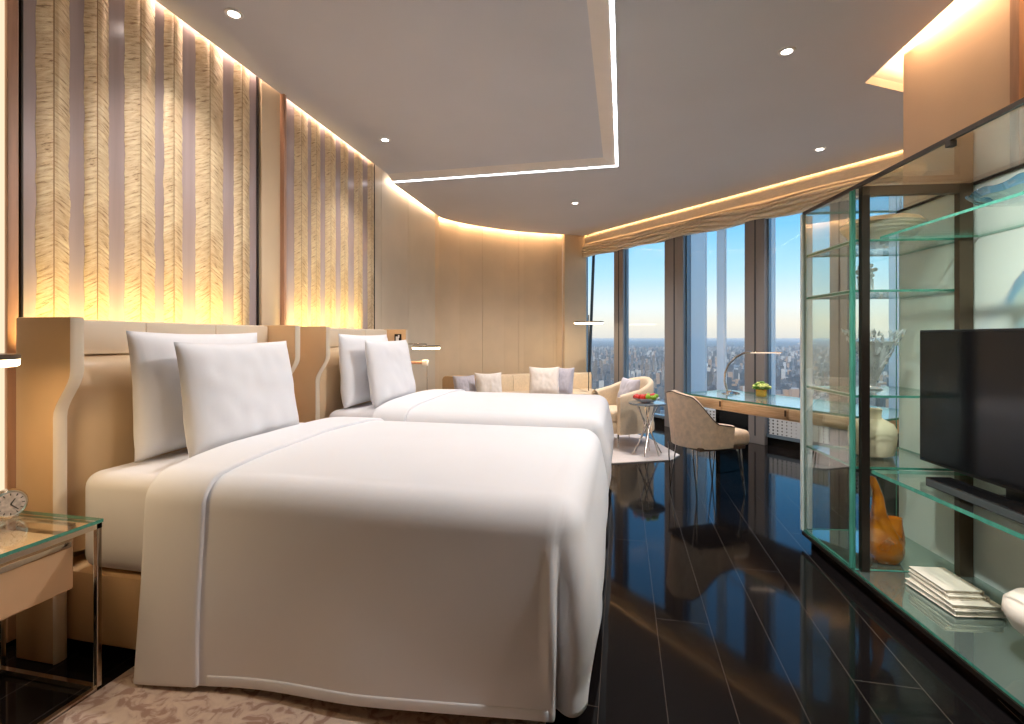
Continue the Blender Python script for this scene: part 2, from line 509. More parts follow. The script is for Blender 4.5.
# walls
def grooved(path, zs, grooves, w=0.006, dep=0.008):
    """polyline with small recessed joints at given arc lengths; outward side is given by the caller's order"""
    P = [Vector((p[0], p[1], 0)) for p in path]
    acc = [0.0]
    for a, b in zip(P[:-1], P[1:]): acc.append(acc[-1] + (b - a).length)
    def at(s):
        for i in range(len(P) - 1):
            if s <= acc[i + 1] or i == len(P) - 2:
                t = (s - acc[i]) / (acc[i + 1] - acc[i]); d = (P[i + 1] - P[i]).normalized()
                return P[i].lerp(P[i + 1], t), Vector((-d.y, d.x, 0))
    ss = [(a, 0) for a in acc]
    for g in grooves:
        ss = [s for s in ss if abs(s[0] - g) > w]
        ss += [(g - w / 2, 0), (g - w / 2 + 1e-4, 1), (g + w / 2 - 1e-4, 1), (g + w / 2, 0)]
    ss.sort()
    out = []
    for s, k in ss:
        p, n = at(s); q = p + n * dep * k
        out.append((q.x, q.y))
    return out

wl = MB()
LP = [(xw(YB), YB), (xw(7.03), 7.03)]
pathL = grooved(LP, None, [g - YB for g in (1.35, 3.20, 5.22, 6.0)])
wl.strip(pathL, 0, 3.34)
wall_left = struct(wl.obj('wall_left', MT['wallpale'], smooth=False, world=True))
off = [(p[0] - 0.05, p[1] + 0.05) for p in FARW]
wf = MB()
pathF = grooved([(xw(7.03), 7.03)] + off, None, [1.02, 1.72, 2.36, 2.42])
wf.strip(pathF, 0, 3.3)
wall_far = struct(wf.obj('wall_far', MT['wall'], smooth=False, world=True))
# column between far wall and windows
wc = MB()
wc.prism([(-1.02, 8.75), (-0.98, 8.70), (-0.735, 8.86), (-0.62, 8.92), (-0.62, 9.3), (-1.1, 9.3)], 0, 3.3, bev=0.006)
struct(wc.obj('trim_1', MT['wall'], smooth=False, world=True))
wb = MB(); wb.box((0.6, YB - 0.05, 1.7), (8.0, 0.1, 3.5))
struct(wb.obj('wall_back', mat('grey_paint', (104, 102, 102), .7, var=.02), smooth=False, world=True))
# right wall (a thick block that ends in a corner towards the windows)
TH = math.atan2(.117, .993)
def cl(lx, ly): # display cabinet frame to world
    c, s = math.cos(TH), math.sin(TH)
    return (1.12 + lx * c - ly * s, 3.485 + lx * s + ly * c)
rw = MB()
c0 = cl(0.70, 0.17); c1 = cl(0.70, -6.2)
c2 = (c0[0] + 1.62, c0[1] + 1.0)
rw.prism([c0, c1, (4.6, c1[1]), (4.6, c2[1] - .2), c2], 0, 3.28)
wall_right = struct(rw.obj('wall_right', MT['wallright'], smooth=False, world=True))
tr = MB()
p0 = cl(0.69, -0.63); p1 = cl(0.69, -0.70)
tr.box(((p0[0] + p1[0]) / 2, (p0[1] + p1[1]) / 2, 1.6), (0.03, 0.05, 3.2), rot=TH)
struct(tr.obj('trim_2', MT['wood'], smooth=False, world=True))
# baseboards
bb = MB(); bb.strip([(xw(YB) + .012, YB), (xw(7.03) + .012, 7.03)], 0, 0.1)
bb.strip([(xw(YB) + .012, YB), (xw(YB), YB)], 0, .1)
struct(bb.obj('baseboard_left', MT['bronzedark'], smooth=False, world=True))

# ceiling: lower field, raised tray, chamfer, slots
TX, TY = -0.04, 5.385      # tray corner
cm = MB()
RS = [(1.678, 3.984), (2.75, 4.645)]     # right-hand slot edge
sx = lambda y: 1.678 - 0.064 * (y - 3.984)
# strips of the lower field
cm.poly([(TX, YB - .1, ZC), (sx(YB) , YB - .1, ZC), (sx(3.984), 3.984, ZC), (TX, 3.984, ZC)][::-1])
cm.poly([(TX, 3.984, ZC), (1.678, 3.984, ZC), (2.75, 4.645, ZC), (WB.x, WB.y, ZC), (1.78, 6.32, ZC), (0.95, 7.20, ZC), (WA.x, WA.y, ZC), (TX, 6.0, ZC)][::-1])
cm.poly([(TX, TY, ZC), (TX, 6.0, ZC), (WA.x, WA.y, ZC), (FARW[-1][0], FARW[-1][1], ZC), FARW[-2] + (ZC,), FARW[-3] + (ZC,), FARW[-4] + (ZC,), FARW[-5] + (ZC,), FARW[-6] + (ZC,), FARW[0] + (ZC,), (xl(TY), TY, ZC)])
# upstand edges of the lower field (thickness seen inside the slots)
def upstand(pts, z0, z1):
    for a, b in zip(pts[:-1], pts[1:]):
        cm.poly([(a[0], a[1], z0), (b[0], b[1], z0), (b[0], b[1], z1), (a[0], a[1], z1)])
upstand([(xl(TY), TY)] + FARW + [(WA.x, WA.y), (WB.x, WB.y)], ZC, ZC + .06)
upstand([(sx(YB), YB), RS[0], RS[1]], ZC, ZC + .06)
upstand([(xl(YB), YB), (xl(TY), TY)], ZU, ZU + .05)
# tray: flat + chamfer
ch = 0.15
cm.poly([(xl(YB), YB - .1, ZU), (TX - ch, YB - .1, ZU), (TX - ch, TY - ch, ZU), (xl(TY - ch), TY - ch, ZU)][::-1])
ST = 0.026                  # width of the LED slot at the chamfer's foot
cm.poly([(TX - ST, YB - .1, ZC + .012), (TX - ST, TY - ST, ZC + .012), (TX - ch, TY - ch, ZU), (TX - ch, YB - .1, ZU)], mi=1)
cm.poly([(TX - ST, TY - ST, ZC + .012), (xl(TY), TY - ST, ZC + .012), (xl(TY - ch), TY - ch, ZU), (TX - ch, TY - ch, ZU)], mi=1)
upstand([(TX, YB), (TX, TY), (xl(TY), TY)], ZC, ZC + .03)
# upper slab over the slots
cm.poly([(-3.2, YB - .2, 3.30), (4.8, YB - .2, 3.30), (4.8, 3.9, 3.30), (WB.x + .22, WB.y + .2, 3.30), (WA.x + .22, WA.y + .2, 3.30), (-1.0, 9.4, 3.30), (-3.2, 9.4, 3.30)])
ceiling = struct(cm.obj('ceiling', [MT['ceiling'], mat('tray_edge_paint', (232, 222, 212), .6, var=.02)], smooth=False, world=True))
ls = MB()
ls.poly([(TX, 1.6, ZC + .010), (TX, TY, ZC + .010), (TX - ST, TY - ST, ZC + .010), (TX - ST, 1.6, ZC + .010)])
ls.poly([(TX, TY, ZC + .010), (xl(TY) - .03, TY, ZC + .010), (xl(TY) - .03, TY - ST, ZC + .010), (TX - ST, TY - ST, ZC + .010)])
o = ls.obj('light_strip', MT['led'], ceiling, smooth=False, world=True)

def area(name, loc, size, sy, power, col, target=None, rot=None, spread=PI, parent=None):
    l = bpy.data.lights.new(name, 'AREA'); l.shape = 'RECTANGLE'; l.size = size; l.size_y = sy
    l.energy = power; l.color = lin(col)[:3]; l.spread = spread
    o = bpy.data.objects.new(name, l); COL.objects.link(o); o.location = loc
    if target is not None:
        o.rotation_euler = (Vector(target) - Vector(loc)).to_track_quat('-Z', 'Y').to_euler()
    elif rot is not None: o.rotation_euler = rot
    return o

def strip_light(name, a, b, z, power, col, aim=(0, 0, -1), w=0.03, spread=PI):
    """a linear LED from a to b"""
    a = Vector((a[0], a[1], z)); b = Vector((b[0], b[1], z)); d = (b - a)
    l = bpy.data.lights.new(name, 'AREA'); l.shape = 'RECTANGLE'; l.size = d.length; l.size_y = w
    l.energy = power * d.length; l.color = lin(col)[:3]; l.spread = spread
    o = bpy.data.objects.new(name, l); COL.objects.link(o); o.location = (a + b) / 2
    zax = -Vector(aim).normalized(); xax = d.normalized(); yax = zax.cross(xax).normalized(); xax = yax.cross(zax)
    o.rotation_euler = Matrix((xax, yax, zax)).transposed().to_euler()
    return o

WARM = (255, 214, 172); WARM2 = (255, 226, 196); PINK = (255, 224, 204)
strip_light('slot_lamp', (xl(1.2) - .008, 1.2), (xl(4.95) - .008, 4.95), 3.24, 3.4, PINK, aim=(-1, 0, -.8))
strip_light('slot_lamp', (xl(5.4) - .008, 5.4), (xl(7.0) - .008, 7.0), 3.17, 1.6, WARM2, aim=(-1, 0, -.8))
for a, b in zip(FARW[:-1], FARW[1:]):
    strip_light('slot_lamp', (a[0] - .005, a[1] + .006), (b[0] - .005, b[1] + .006), 3.17, 4, WARM, aim=(-.6, .8, -1.1))
strip_light('slot_lamp', tuple((WA + WN * .015)[:2]), tuple((WB + WN * .015)[:2]), 3.17, 3.6, (255, 200, 138), aim=(WN.x, WN.y, -.35))
strip_light('slot_lamp', (sx(1.0) + .03, 1.0), (sx(3.95) + .03, 3.95), 3.13, 4.5, (255, 214, 160), aim=(.6, 0, .8))
strip_light('slot_lamp', (1.85, 4.02), (2.7, 4.55), 3.13, 8, (255, 220, 160), aim=(0.2, -0.3, 0.9))

strip_light('slot_lamp', (sx(1.0) + .04, 1.0), (sx(3.6) + .04, 3.6), 3.2, 2.0, (255, 220, 176), aim=(.3, 0, -1))

# ------------------------------------------------------------------ window wall
bay = [wpt(p) for p in (583, 612, 663, 743, 831, 903)]
endS = (WB - WA).length
def wq(s, o=0.0):     # point on the window wall, s along, o outdoors
    p = WA + WD * s + WN * o
    return (p.x, p.y)
WANG = math.atan2(WD.y, WD.x)
def wbox(m, s0, s1, o0, o1, z0, z1, bev=0.0, mi=0):
    m.prism([wq(s0, o0), wq(s1, o0), wq(s1, o1), wq(s0, o1)], z0, z1, bev=bev, mi=mi)
GO = 0.16             # plane of the glass, outdoors of the ceiling edge
# spandrel (dark sill box) and head above the blind
ws = MB(); wbox(ws, -0.4, endS + .6, 0.10, 0.34, 0, 0.11, bev=.004)
struct(ws.obj('baseboard_window', MT['black'], smooth=False, world=True))
wh = MB(); wbox(wh, -0.4, endS + .6, 0.13, 0.34, 2.98, 3.32)
struct(wh.obj('wall_window', MT['mullion'], smooth=False, world=True))
GO = .10
CP = [(612.5, 621.5, 625), (663, 681.5, 690), (743, 763, 767), (828, 846, 849), (905, 926, 930)]
cols = [(wpt(a), wpt(b), .03 + (wpt(c) - wpt(b)) / .83) for a, b, c in CP] + [(endS - .25, endS + .1, .2)]
for i, (a, b, od) in enumerate(cols):
    m = MB()
    wbox(m, a, b, 0.03, max(od, GO), 0.0, 3.0, bev=.004)
    wbox(m, a + (b - a) * .52, a + (b - a) * .52 + .012, 0.024, 0.031, 0.1, 2.95, mi=1)
    if od > GO: wbox(m, b - .01, b + .001, .05, od - .01, .12, 2.98, mi=2)
    struct(m.obj('trim_%d' % (i + 3), [MT['mullion'], MT['mulldark'], MT['reveal']], smooth=False, world=True))
edges_ = [-0.05] + [v for c in cols for v in c[:2]]
k = 0
for i in range(0, len(edges_) - 1, 2):
    a, b = edges_[i], edges_[i + 1]
    k += 1
    m = MB(); wbox(m, a, b, GO, GO + .02, 0.1, 3.0)
    w = struct(m.obj('window_%d' % k, MT['windowpane'], smooth=False, world=True))
    f = MB()
    wbox(f, a, a + .02, GO - .01, GO + .04, .1, 3.0); wbox(f, b - .02, b, GO - .01, GO + .04, .1, 3.0)
    wbox(f, a, b, GO - .03, GO + .05, .1, .14)
    f.obj('window_frame', MT['reveal'], w, smooth=False, world=True)
    if k >= 3:
        g = MB(); wbox(g, a + .03, b - .03, GO - .026, GO - .02, .14, .33)
        g.obj('grille', MT['dots'], w, smooth=False, world=True)
    if k in (3, 4, 5):
        fn = MB()
        if k == 3:
            wbox(fn, wpt(691, .36), wpt(706, .36), .34, .38, -.5, 3.4)
            fn2 = MB(); wbox(fn2, wpt(721, .17), wpt(728, .17), GO - .02, GO + .04, .1, 3.0)
            fn2.obj('mullion_bar', MT['fin'], w, smooth=False, world=True)
        else:
            s0 = wpt(767, .36) if k == 4 else edges_[i] + .25; wbox(fn, s0, s0 + .10, .34, .38, -.5, 3.4)
        fn.obj('fin', MT['fin'], w, smooth=False, world=True)
# leaning stay in the first window
m = MB(); m.tube([wq(wpt(588, .42), .42) + (0.0,), wq(wpt(594, .42), .42) + (3.0,)], .028, 10)
m.obj('stay', MT['mulldark'], bpy.data.objects['window_1'], world=True)

# gathered roman blind along the windows
def blind():
    rt = thing('roman_blind', 'gathered tan fabric roman blind drawn up along the window tops', 'blind', wq(0, 0) + (2.72,), WANG)
    Lw = endS - .05
    m = MB()
    tz = [2.98 - .235 * 0 for _ in range(1)]
    def fn(u, v):
        s = .02 + u * Lw
        ph = 2 * PI * (s / 0.98)
        scallop = .5 - .5 * math.cos(ph)            # gathers at tapes
        z = 3.06 - v * (.335 + .015 * scallop) 
        lower = max(0, (v - .30) / .70)
        nz_ = noise.noise(Vector((s * 1.7, v * 4, 3.1))) * .035 + noise.noise(Vector((s * 5, v * 7, 9.1))) * .014
        tp = math.exp(-((s / 1.08 - round(s / 1.08)) / .07) ** 2)      # lift tape: folds crowd together here
        cell = lower * 5.0 + .7 * math.sin(ph * .5 + .4) * lower + .7 * tp * lower + .55 * noise.noise(Vector((s * 1.1, lower * 1.5, 5)))
        f = cell - math.floor(cell)
        fold = math.sin(PI * f ** 1.5) ** .8 if 0 < f < 1 else 0.0       # slack bulge that hangs over the next crease
        fold *= .65 + .5 * noise.noise(Vector((s * 2.3, math.floor(cell) * 3.7, 2))) + .25 * scallop
        out = -.012 - lower * (.02 + .03 * scallop) - fold * (.085 - .035 * tp) * min(1, lower * 3) - nz_ * lower * 1.0
        z += lower * .02 * math.sin(ph + v * 6) - fold * .012 * lower
        return (s, out + .03, z - 2.72)
    m.grid(fn, 300, 110)
    m.grid(lambda u, v: (.02 + u * Lw, .01 + v * .09 - .06 * (1 - v) * .6, 2.735 - 2.72 + .01 * math.sin(u * Lw * 6.4)), 120, 3)
    o = m.obj('gathered_fabric', MT['blind'], rt, angle=60)
    sm = o.modifiers.new('solid', 'SOLIDIFY'); sm.thickness = .004
    h = MB(); h.box((Lw / 2, .055, 3.075 - 2.72), (Lw, .05, .04), bev=.004)
    h.obj('headrail', MT['blind'], rt)
    return rt
blind()

# ------------------------------------------------------------------ downlights and added fill spots
DL = [(-2.176, 2.454, 'ceiling downlight above the nearer bed by the feather panel'), (-2.175, 4.323, 'ceiling downlight above the farther bed by the second feather panel'),
      (1.012, 3.434, 'ceiling downlight above the open black floor, right of the white light line'),
      (1.846, 5.286, 'ceiling downlight above the far end of the glass cabinet near the blind'), (-0.614, 6.703, 'ceiling downlight above the sofa corner beyond the tray edge')]
FILL_SPOTS = [(0.5, 1.6, 'aimed_fill'), (0.95, 1.5, 130), (0.2, 2.3, 8), (0.5, 5.2, 60)]  # extra spots without fittings, added to brighten the cabinet and room
dl0 = None
def spot(x, y, z, e, ang=130, col=(252, 247, 244), blend=.9, r=.045):
    l = bpy.data.lights.new('downlight_or_fill_beam', 'SPOT'); l.energy = e; l.color = lin(col)[:3]; l.spot_size = math.radians(ang); l.spot_blend = blend; l.shadow_soft_size = r
    o = bpy.data.objects.new('downlight_or_fill_beam', l); COL.objects.link(o); o.location = (x, y, z)
    return o
for x, y, lab in DL:
    zc = ZU if (x < TX - .15 and y < TY - .15) else ZC
    if dl0 is None:
        dl0 = thing('downlight', lab, 'ceiling light', (x, y, zc), 0, 'downlights in the ceiling')
        m = MB(); m.lathe([(.030, -.002), (.032, -.006), (.048, -.006), (.052, 0.0)], seg=28, capb=False); m.obj('trim_ring', MT['whitemetal'], dl0)
        m = MB(); m.lathe([(.001, -.004), (.032, -.004)], seg=24, capb=False); m.obj('lens', MT['downlens'], dl0)
        t = dl0
    else:
        t = copy_tree(dl0); t.location = (x, y, zc); t['label'] = lab
    if x < -2: spot(x + .05, y, zc - .012, 60, ang=100)
    elif y < 4:      # turned towards the pillows
        o = spot(x, y, zc - .012, 190, ang=80)
        o.rotation_euler = (Vector((-1.7, 3.0, 1.0)) - Vector((x, y, zc))).to_track_quat('-Z', 'Y').to_euler()
    else: spot(x, y, zc - .012, 200 if y > 6 else (66 if y < 4 else 130))
for x, y, lab in FILL_SPOTS:
    if lab == 'aimed_fill':      # added fill spot aimed at the cabinet, no fitting
        o = spot(x, y, ZC - .012, 250, ang=66, col=(246, 248, 246))
        o.rotation_euler = (Vector((1.68, 2.2, 1.25)) - Vector((x, y, ZC))).to_track_quat('-Z', 'Y').to_euler()
    else: spot(x, y, ZC - .012, lab)

# ------------------------------------------------------------------ feather panels
def feature(y0, y1, strips, lab):
    yc = (y0 + y1) / 2
    z0, z1 = 0.30, 3.22
    rt = thing('feature_panel', lab, 'wall panel', (xw(yc) + .02, yc, z0), math.atan(0.03))
    m = MB(); m.box((0, 0, (z1 - z0) / 2), (.03, y1 - y0, z1 - z0))
    m.obj('backing_panel', MT['mauve'], rt, smooth=False)
    for s in (-1, 1):
        f = MB(); f.box((.008, s * ((y1 - y0) / 2 + .005), (z1 - z0) / 2), (.04, .010, z1 - z0), bev=.002)
        f.obj('edge_trim', MT['bronzedark'], rt, smooth=False)
    for i, (a, b) in enumerate(strips):
        w = b - a
        wide = w > .13
        m = MB()
        H = z1 - z0 - .06
        ph = R.random() * 20
        nv = 420
        def fn(u, v):
            y = (u - .5) * w
            z = v * H
            c = abs(u - .5) * 2
            edge = noise.noise(Vector((ph, z * 9, 0 if u < .5 else 7))) * .006 + noise.noise(Vector((ph, z * 40, 3))) * .003
            y += edge * (1 if u > .5 else -1) * c
            hgt = .010 * (1 - c ** 3) - .007 * math.exp(-(c / .12) ** 2)
            barb = noise.noise(Vector((ph + u * 1.3, (z + .55 * abs(y)) * 70, 1))) * .0018 + noise.noise(Vector((ph + u, (z + .6 * abs(y)) * 130, 5))) * .001
            return (.016 + hgt + barb * (.3 + .7 * min(1, c * 3)) * (1 if c < .97 else 0), y, z)
        m.grid(fn, 15, nv)
        o = m.obj('feather_strip', MT['feather'], rt, angle=80)
        o.location = (0, (a + b) / 2 - yc, .02)
    return rt

S_, C_ = math.sin(YAW), math.cos(YAW)
def yonwall(px, x=-2.50):
    t = (px - 512) / 499
    return x * (C_ + t * S_) / (-S_ + t * C_)
feature(1.645, 3.115, [(yonwall(a), yonwall(b)) for a, b in ((41, 75), (90, 115), (131, 162), (171, 190), (203, 231), (242, 258))],
        'mauve wall panel with six gold feather strips behind the nearer bed')
feature(3.40, 4.955, [(yonwall(a, -2.56), yonwall(b, -2.56)) for a, b in ((297, 311), (314.5, 324), (329, 340), (345, 353), (359, 368), (373, 380))],
        'mauve wall panel with six gold feather strips behind the farther bed')
# pilasters beside the panels
m = MB(); m.box((xw(1.6) + .025, 1.606, 1.65), (.05, .042, 3.26), bev=.004)
struct(m.obj('trim_9', MT['wood'], smooth=False, world=True))
m = MB(); m.box((xw(3.26) + .03, 3.255, 1.65), (.06, .22, 3.26), bev=.004); m.box((xw(3.26) + .07, 3.36, 1.65), (.05, .03, 3.26), bev=.004, mi=1)
struct(m.obj('trim_10', [MT['wall'], MT['wood']], smooth=False, world=True))
m = MB(); m.box((xw(1.54) + .02, 1.546, 1.65), (.04, .07, 3.0))
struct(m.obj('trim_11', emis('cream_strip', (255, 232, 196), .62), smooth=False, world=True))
# wash lights hidden behind the headboard tops, shining up the panels
strip_light('panel_lamp', (-2.43, 1.62), (-2.43, 2.92), 1.18, 2.6, (255, 218, 132), aim=(-.44, 0, 1), w=.02, spread=.95)
strip_light('panel_lamp', (-2.44, 3.36), (-2.44, 4.66), 1.18, 2.6, (255, 222, 142), aim=(-.46, 0, 1), w=.02, spread=.95)

# ------------------------------------------------------------------ beds
def wing(yc, th, inner):
    """side wing of the headboard: deep at the top, stepped back below through an S-curve"""
    xb, xt, xlow = -2.40, -2.118, -2.205
    prof = [(xb, 0.0), (xlow, 0.0), (xlow, .98)]
    for k in range(9):
        t = k / 8; prof.append((xlow + (xt - xlow) * (3 * t * t - 2 * t ** 3), .98 + .19 * t))
    prof += [(xt, 1.22), (xt, 1.382), (xb, 1.382)]
    m = Matrix(((1, 0, 0, 0), (0, 0, 1, 0), (0, 1, 0, 0), (0, 0, 0, 1)))
    b = MB(); b.prism(prof, yc - th / 2, yc + th / 2, bev=.006, m=m)
    return b

def make_bed(dy, lab):
    rt = thing('bed', lab, 'bed', (-1.25, 2.26 + dy, 0))
    yn, yf = 1.60, 2.915
    hb = MB()
    hb.box((-2.375, (1.566 + 2.95) / 2 + dy, .70), (.05, 1.36, 1.36), bev=.008)
    # upper leather rail split in panels
    n = 3
    for i in range(n):
        a = yn + (yf - yn) * i / n; b_ = yn + (yf - yn) * (i + 1) / n
        hb.box((-2.335, (a + b_) / 2 + dy, 1.30), (.035, b_ - a - .003, .15), bev=.005)
    h = hb.obj('headboard', MT['leather_cream'], rt, world=True)
    for yc in (1.566, 2.948):
        w = wing(yc + dy, .05, 1); w.obj('wing', MT['leather_tan'], h, world=True)
        f = MB()
        # pale front facing of the wing
        xt, xlow = -2.116, -2.203
        pts = [(xlow, .0), (xlow, .98)] + [(xlow + (xt - xlow) * (3 * (k / 8) ** 2 - 2 * (k / 8) ** 3), .98 + .19 * k / 8) for k in range(1, 9)] + [(xt, 1.378)]
        def ff(u, v, pts=pts, yc=yc):
            k = v * (len(pts) - 1); i = min(int(k), len(pts) - 2); t = k - i
            x = pts[i][0] + (pts[i + 1][0] - pts[i][0]) * t; z = pts[i][1] + (pts[i + 1][1] - pts[i][1]) * t
            return (x + .006 * (1 - (2 * u - 1) ** 4), yc + dy + (u - .5) * .052, z)
        f.grid(ff, 7, 3 * (len(pts) - 1) + 1); f.obj('facing', MT['leather_cream'], h, world=True)
    # padded cushion inside the wings
    pd = MB()
    def pf(u, v):
        y = yn - .01 + (yf - yn + .02) * u; z = .40 + .82 * v
        e = max(0, 1 - abs(2 * u - 1) ** 7); t = (1 - max(0, (v - .80) / .20) ** 3)
        return (-2.345 + .145 * (e ** .5) * (max(t, 0) ** .5), y + dy, z)
    pd.grid(pf, 60, 40); pd.obj('headboard_cushion', MT['leather_pad'], rt, world=True)
    bs = MB(); bs.box((-1.31, (yn + yf) / 2 + dy, .205), (2.04, yf - yn - .0, .29), bev=.02)
    bs.obj('bed_base', MT['leather_tan'], rt, world=True)
    pl_ = MB(); pl_.box((-1.31, (yn + yf) / 2 + dy, .037), (1.90, yf - yn - .16, .048))
    pl_.obj('plinth', MT['blackmat'], rt, world=True)
    ms = MB(); ms.box((-1.205, (yn + yf) / 2 + dy, .552), (1.91, yf - yn + .0, .396), bev=.06, seg=5)
    ms.obj('mattress', MT['sheet'], rt, world=True)
    return rt

def duvet_fn(x0, xf, yn, yf, ztop, rr, hem, lift=0.0, seedv=0.0, crown=.03):
    Lx = xf - rr - x0; W = yf - yn - 2 * rr
    arc = rr * PI / 2
    def prof(e, zhem):
        if e < arc: return rr * math.sin(e / rr), -rr * (1 - math.cos(e / rr))
        t = min(1, (e - arc) / DROP)
        return rr + .02 * t, -rr - t * (ztop - rr - zhem)
    DROP = .72
    def fn(sx_, sy_):
        bx = min(sx_, Lx); ex = max(0, sx_ - Lx)
        if sy_ < 0: by, ey, sg = 0, -sy_, -1
        elif sy_ > W: by, ey, sg = W, sy_ - W, 1
        else: by, ey, sg = sy_, 0, 0
        X = x0 + bx; Y = yn + rr + by
        th = math.atan2(ey, ex) if (ex > 0 or ey > 0) else 0
        e = max(ex, ey)
        zh = hem(X, sg, ex)
        o, zd = prof(e, zh)
        fall = max(0, min(1, (e - arc) / DROP))
        if ex > 0 and ey > 0:
            d_ = 1.30 - th                       # deep fold just behind the flat near panel
            pl_ = math.exp(-(d_ / (.07 if d_ < 0 else .30)) ** 2)
            o *= 1 - .45 * pl_ * min(1, .15 + fall * 2.5)
        dx, dy_ = (math.cos(th), math.sin(th) * (sg if sg else 1)) if e > 0 else (0, 0)
        o += lift * min(1, e / arc)
        # soft waviness of hanging cloth
        wv = noise.noise(Vector((X * 2.1 + Y * 1.3 + seedv, (Y + X) * 1.7, fall * 1.2))) * .022 * fall
        if sg < 0 and ex == 0: wv += .03 * fall * math.exp(-((X - x0) / .28) ** 2)
        if ex > 0: wv += .03 * math.sin(min(1, fall * 1.15) * PI)
        o += wv
        Z = ztop + zd + lift * (1 if e < arc else max(0, 1 - fall * 3))
        c = crown * (1 - abs(2 * by / W - 1) ** 3) * (1 - (bx / Lx) ** 8)
        if e == 0: Z += c + noise.noise(Vector((X * 3, Y * 3, seedv))) * .006
        return (X + dx * o, Y + dy_ * o, Z)
    return fn, Lx, W, arc + DROP

def make_duvet(dy, lab, sd):
    rt = thing('duvet', lab, 'duvet', (-.95, 2.26 + dy, 0))
    yn, yf, zt = 1.555, 3.00, .775
    def hem(X, sg, ex):
        t = max(0, min(1, (X + 1.75) / 1.6))
        return .022 + .078 * t
    def cloth(x0, xf, lift, x1=None, seedv=0):
        fn, Lx, W, D = duvet_fn(x0, xf, yn + dy, yf + dy, zt, .11, hem, lift, sd)
        S = Lx + D if x1 is None else x1 - x0
        nx = 110 if x1 is None else 16
        ny = 170
        m = MB()
        m.grid(lambda u, v: fn(u * S, -D + v * (W + 2 * D)), nx, ny)
        return m
    m = cloth(-1.74, -.115, 0.0)
    o = m.obj('cover', MT['linen'], rt, angle=180, world=True)
    s = o.modifiers.new('solid', 'SOLIDIFY'); s.thickness = .012; s.offset = -1
    # turned-back band at the head end
    m = cloth(-1.76, -.115, .016, x1=-1.50)
    o = m.obj('turned_back_band', MT['linen'], rt, angle=180, world=True)
    s = o.modifiers.new('solid', 'SOLIDIFY'); s.thickness = .02; s.offset = -1
    b = o.modifiers.new('bev', 'BEVEL'); b.width = .006; b.segments = 2; b.limit_method = 'ANGLE'
    fn, Lx, W, D = duvet_fn(-1.74, -.115, yn + dy, yf + dy, zt, .11, hem, 0, sd)
    m = MB()
    def hf(u, v):
        p = fn(.27 + u * (Lx - .27), -D + v * .045)
        return (p[0], p[1] - .0012 - .002 * math.sin(v * PI), p[2])
    m.grid(hf, 80, 6)
    o = m.obj('hem', MT['linen'], rt, angle=180, world=True)
    s = o.modifiers.new('solid', 'SOLIDIFY'); s.thickness = .003; s.offset = -1
    return rt

def pillow_mesh(w, h, t, sd, nu=34, nv=30, cor=.09):
    m = MB()
    def side(sg):
        def f(u, v):
            a = u * 2 - 1; b = v * 2 - 1
            x = w / 2 * a * (1 - cor * (1 - b * b) * .7)
            z = h / 2 * b * (1 - cor * (1 - a * a) * .9)
            th = (max(0, 1 - a ** 4) ** .55) * (max(0, 1 - b ** 4) ** .55)
            th *= t / 2 * (1 - .22 * b)
            wr = noise.noise(Vector((a * 2.2 + sd, b * 2.2, sg))) * .009 * (1 - abs(a * b)) + noise.noise(Vector((a * 5 + sd, b * 3, sg * 2))) * .006
            return (x, sg * (th + wr * min(1, th * 25)), z)
        return f
    m.grid(side(-1), nu, nv); m.grid(lambda u, v: side(1)(1 - u, v), nu, nv)
    bmesh.ops.remove_doubles(m.bm, verts=m.bm.verts[:], dist=.0008)
    bmesh.ops.recalc_face_normals(m.bm, faces=m.bm.faces[:])
    return m

def place_pillow(name, lab, cat, w, h, t, pos, yaw, lean, mt, sd, group=None, cor=.09):
    """pos is the lowest middle point; yaw turns the face; lean tips it back"""
    o = pillow_mesh(w, h, t, sd, cor=cor).obj(name, mt, None, angle=180, world=True)
    o.data.transform(Matrix.Translation((0, 0, h / 2 * .96)))
    o.matrix_world = Matrix.Translation(Vector(pos)) @ Matrix.Rotation(yaw, 4, 'Z') @ Matrix.Rotation(lean, 4, 'X')
    tag(o, lab, cat, group)
    return o

for i, dy in enumerate((0.0, 1.736)):
    near = i == 0
    make_bed(dy, 'tan leather bed with stepped wing headboard, %s' % ('nearest to the chrome nightstand' if near else 'the farther one behind the first bed'))
    make_duvet(dy, 'white duvet draped to the floor over the %s bed' % ('nearer, front' if near else 'farther, rear'), 3.0 + i * 11)
    # pillow faces +X (yaw 90deg)
    q = 2.15 if near else 2.08
    place_pillow('pillow', 'white pillow at the back against the headboard of the %s bed' % ('nearer' if near else 'farther'), 'pillow',
                 (.80), .575, .15, (-2.065, q + .01 + dy, .768), PI / 2, math.radians(-4.5), MT['linen'], 1.3 + i * 5, 'white bed pillows', cor=.05)
    place_pillow('pillow', 'white pillow standing in front on the %s bed' % ('nearer' if near else 'farther'), 'pillow',
                 (.755), .53, .15, (-1.845, q + .05 + dy, .768), PI / 2, math.radians(-9), MT['linen'], 8.3 + i * 5, 'white bed pillows', cor=.05)

# rug under the beds
m = MB(); m.box((-1.06, 1.9, .006), (1.62, 3.2, .012), bev=.003)
o = m.obj('bed_rug', MT['rug'], smooth=False); tag(o, 'pinkish beige mottled rug lying under the nearer bed', 'rug')

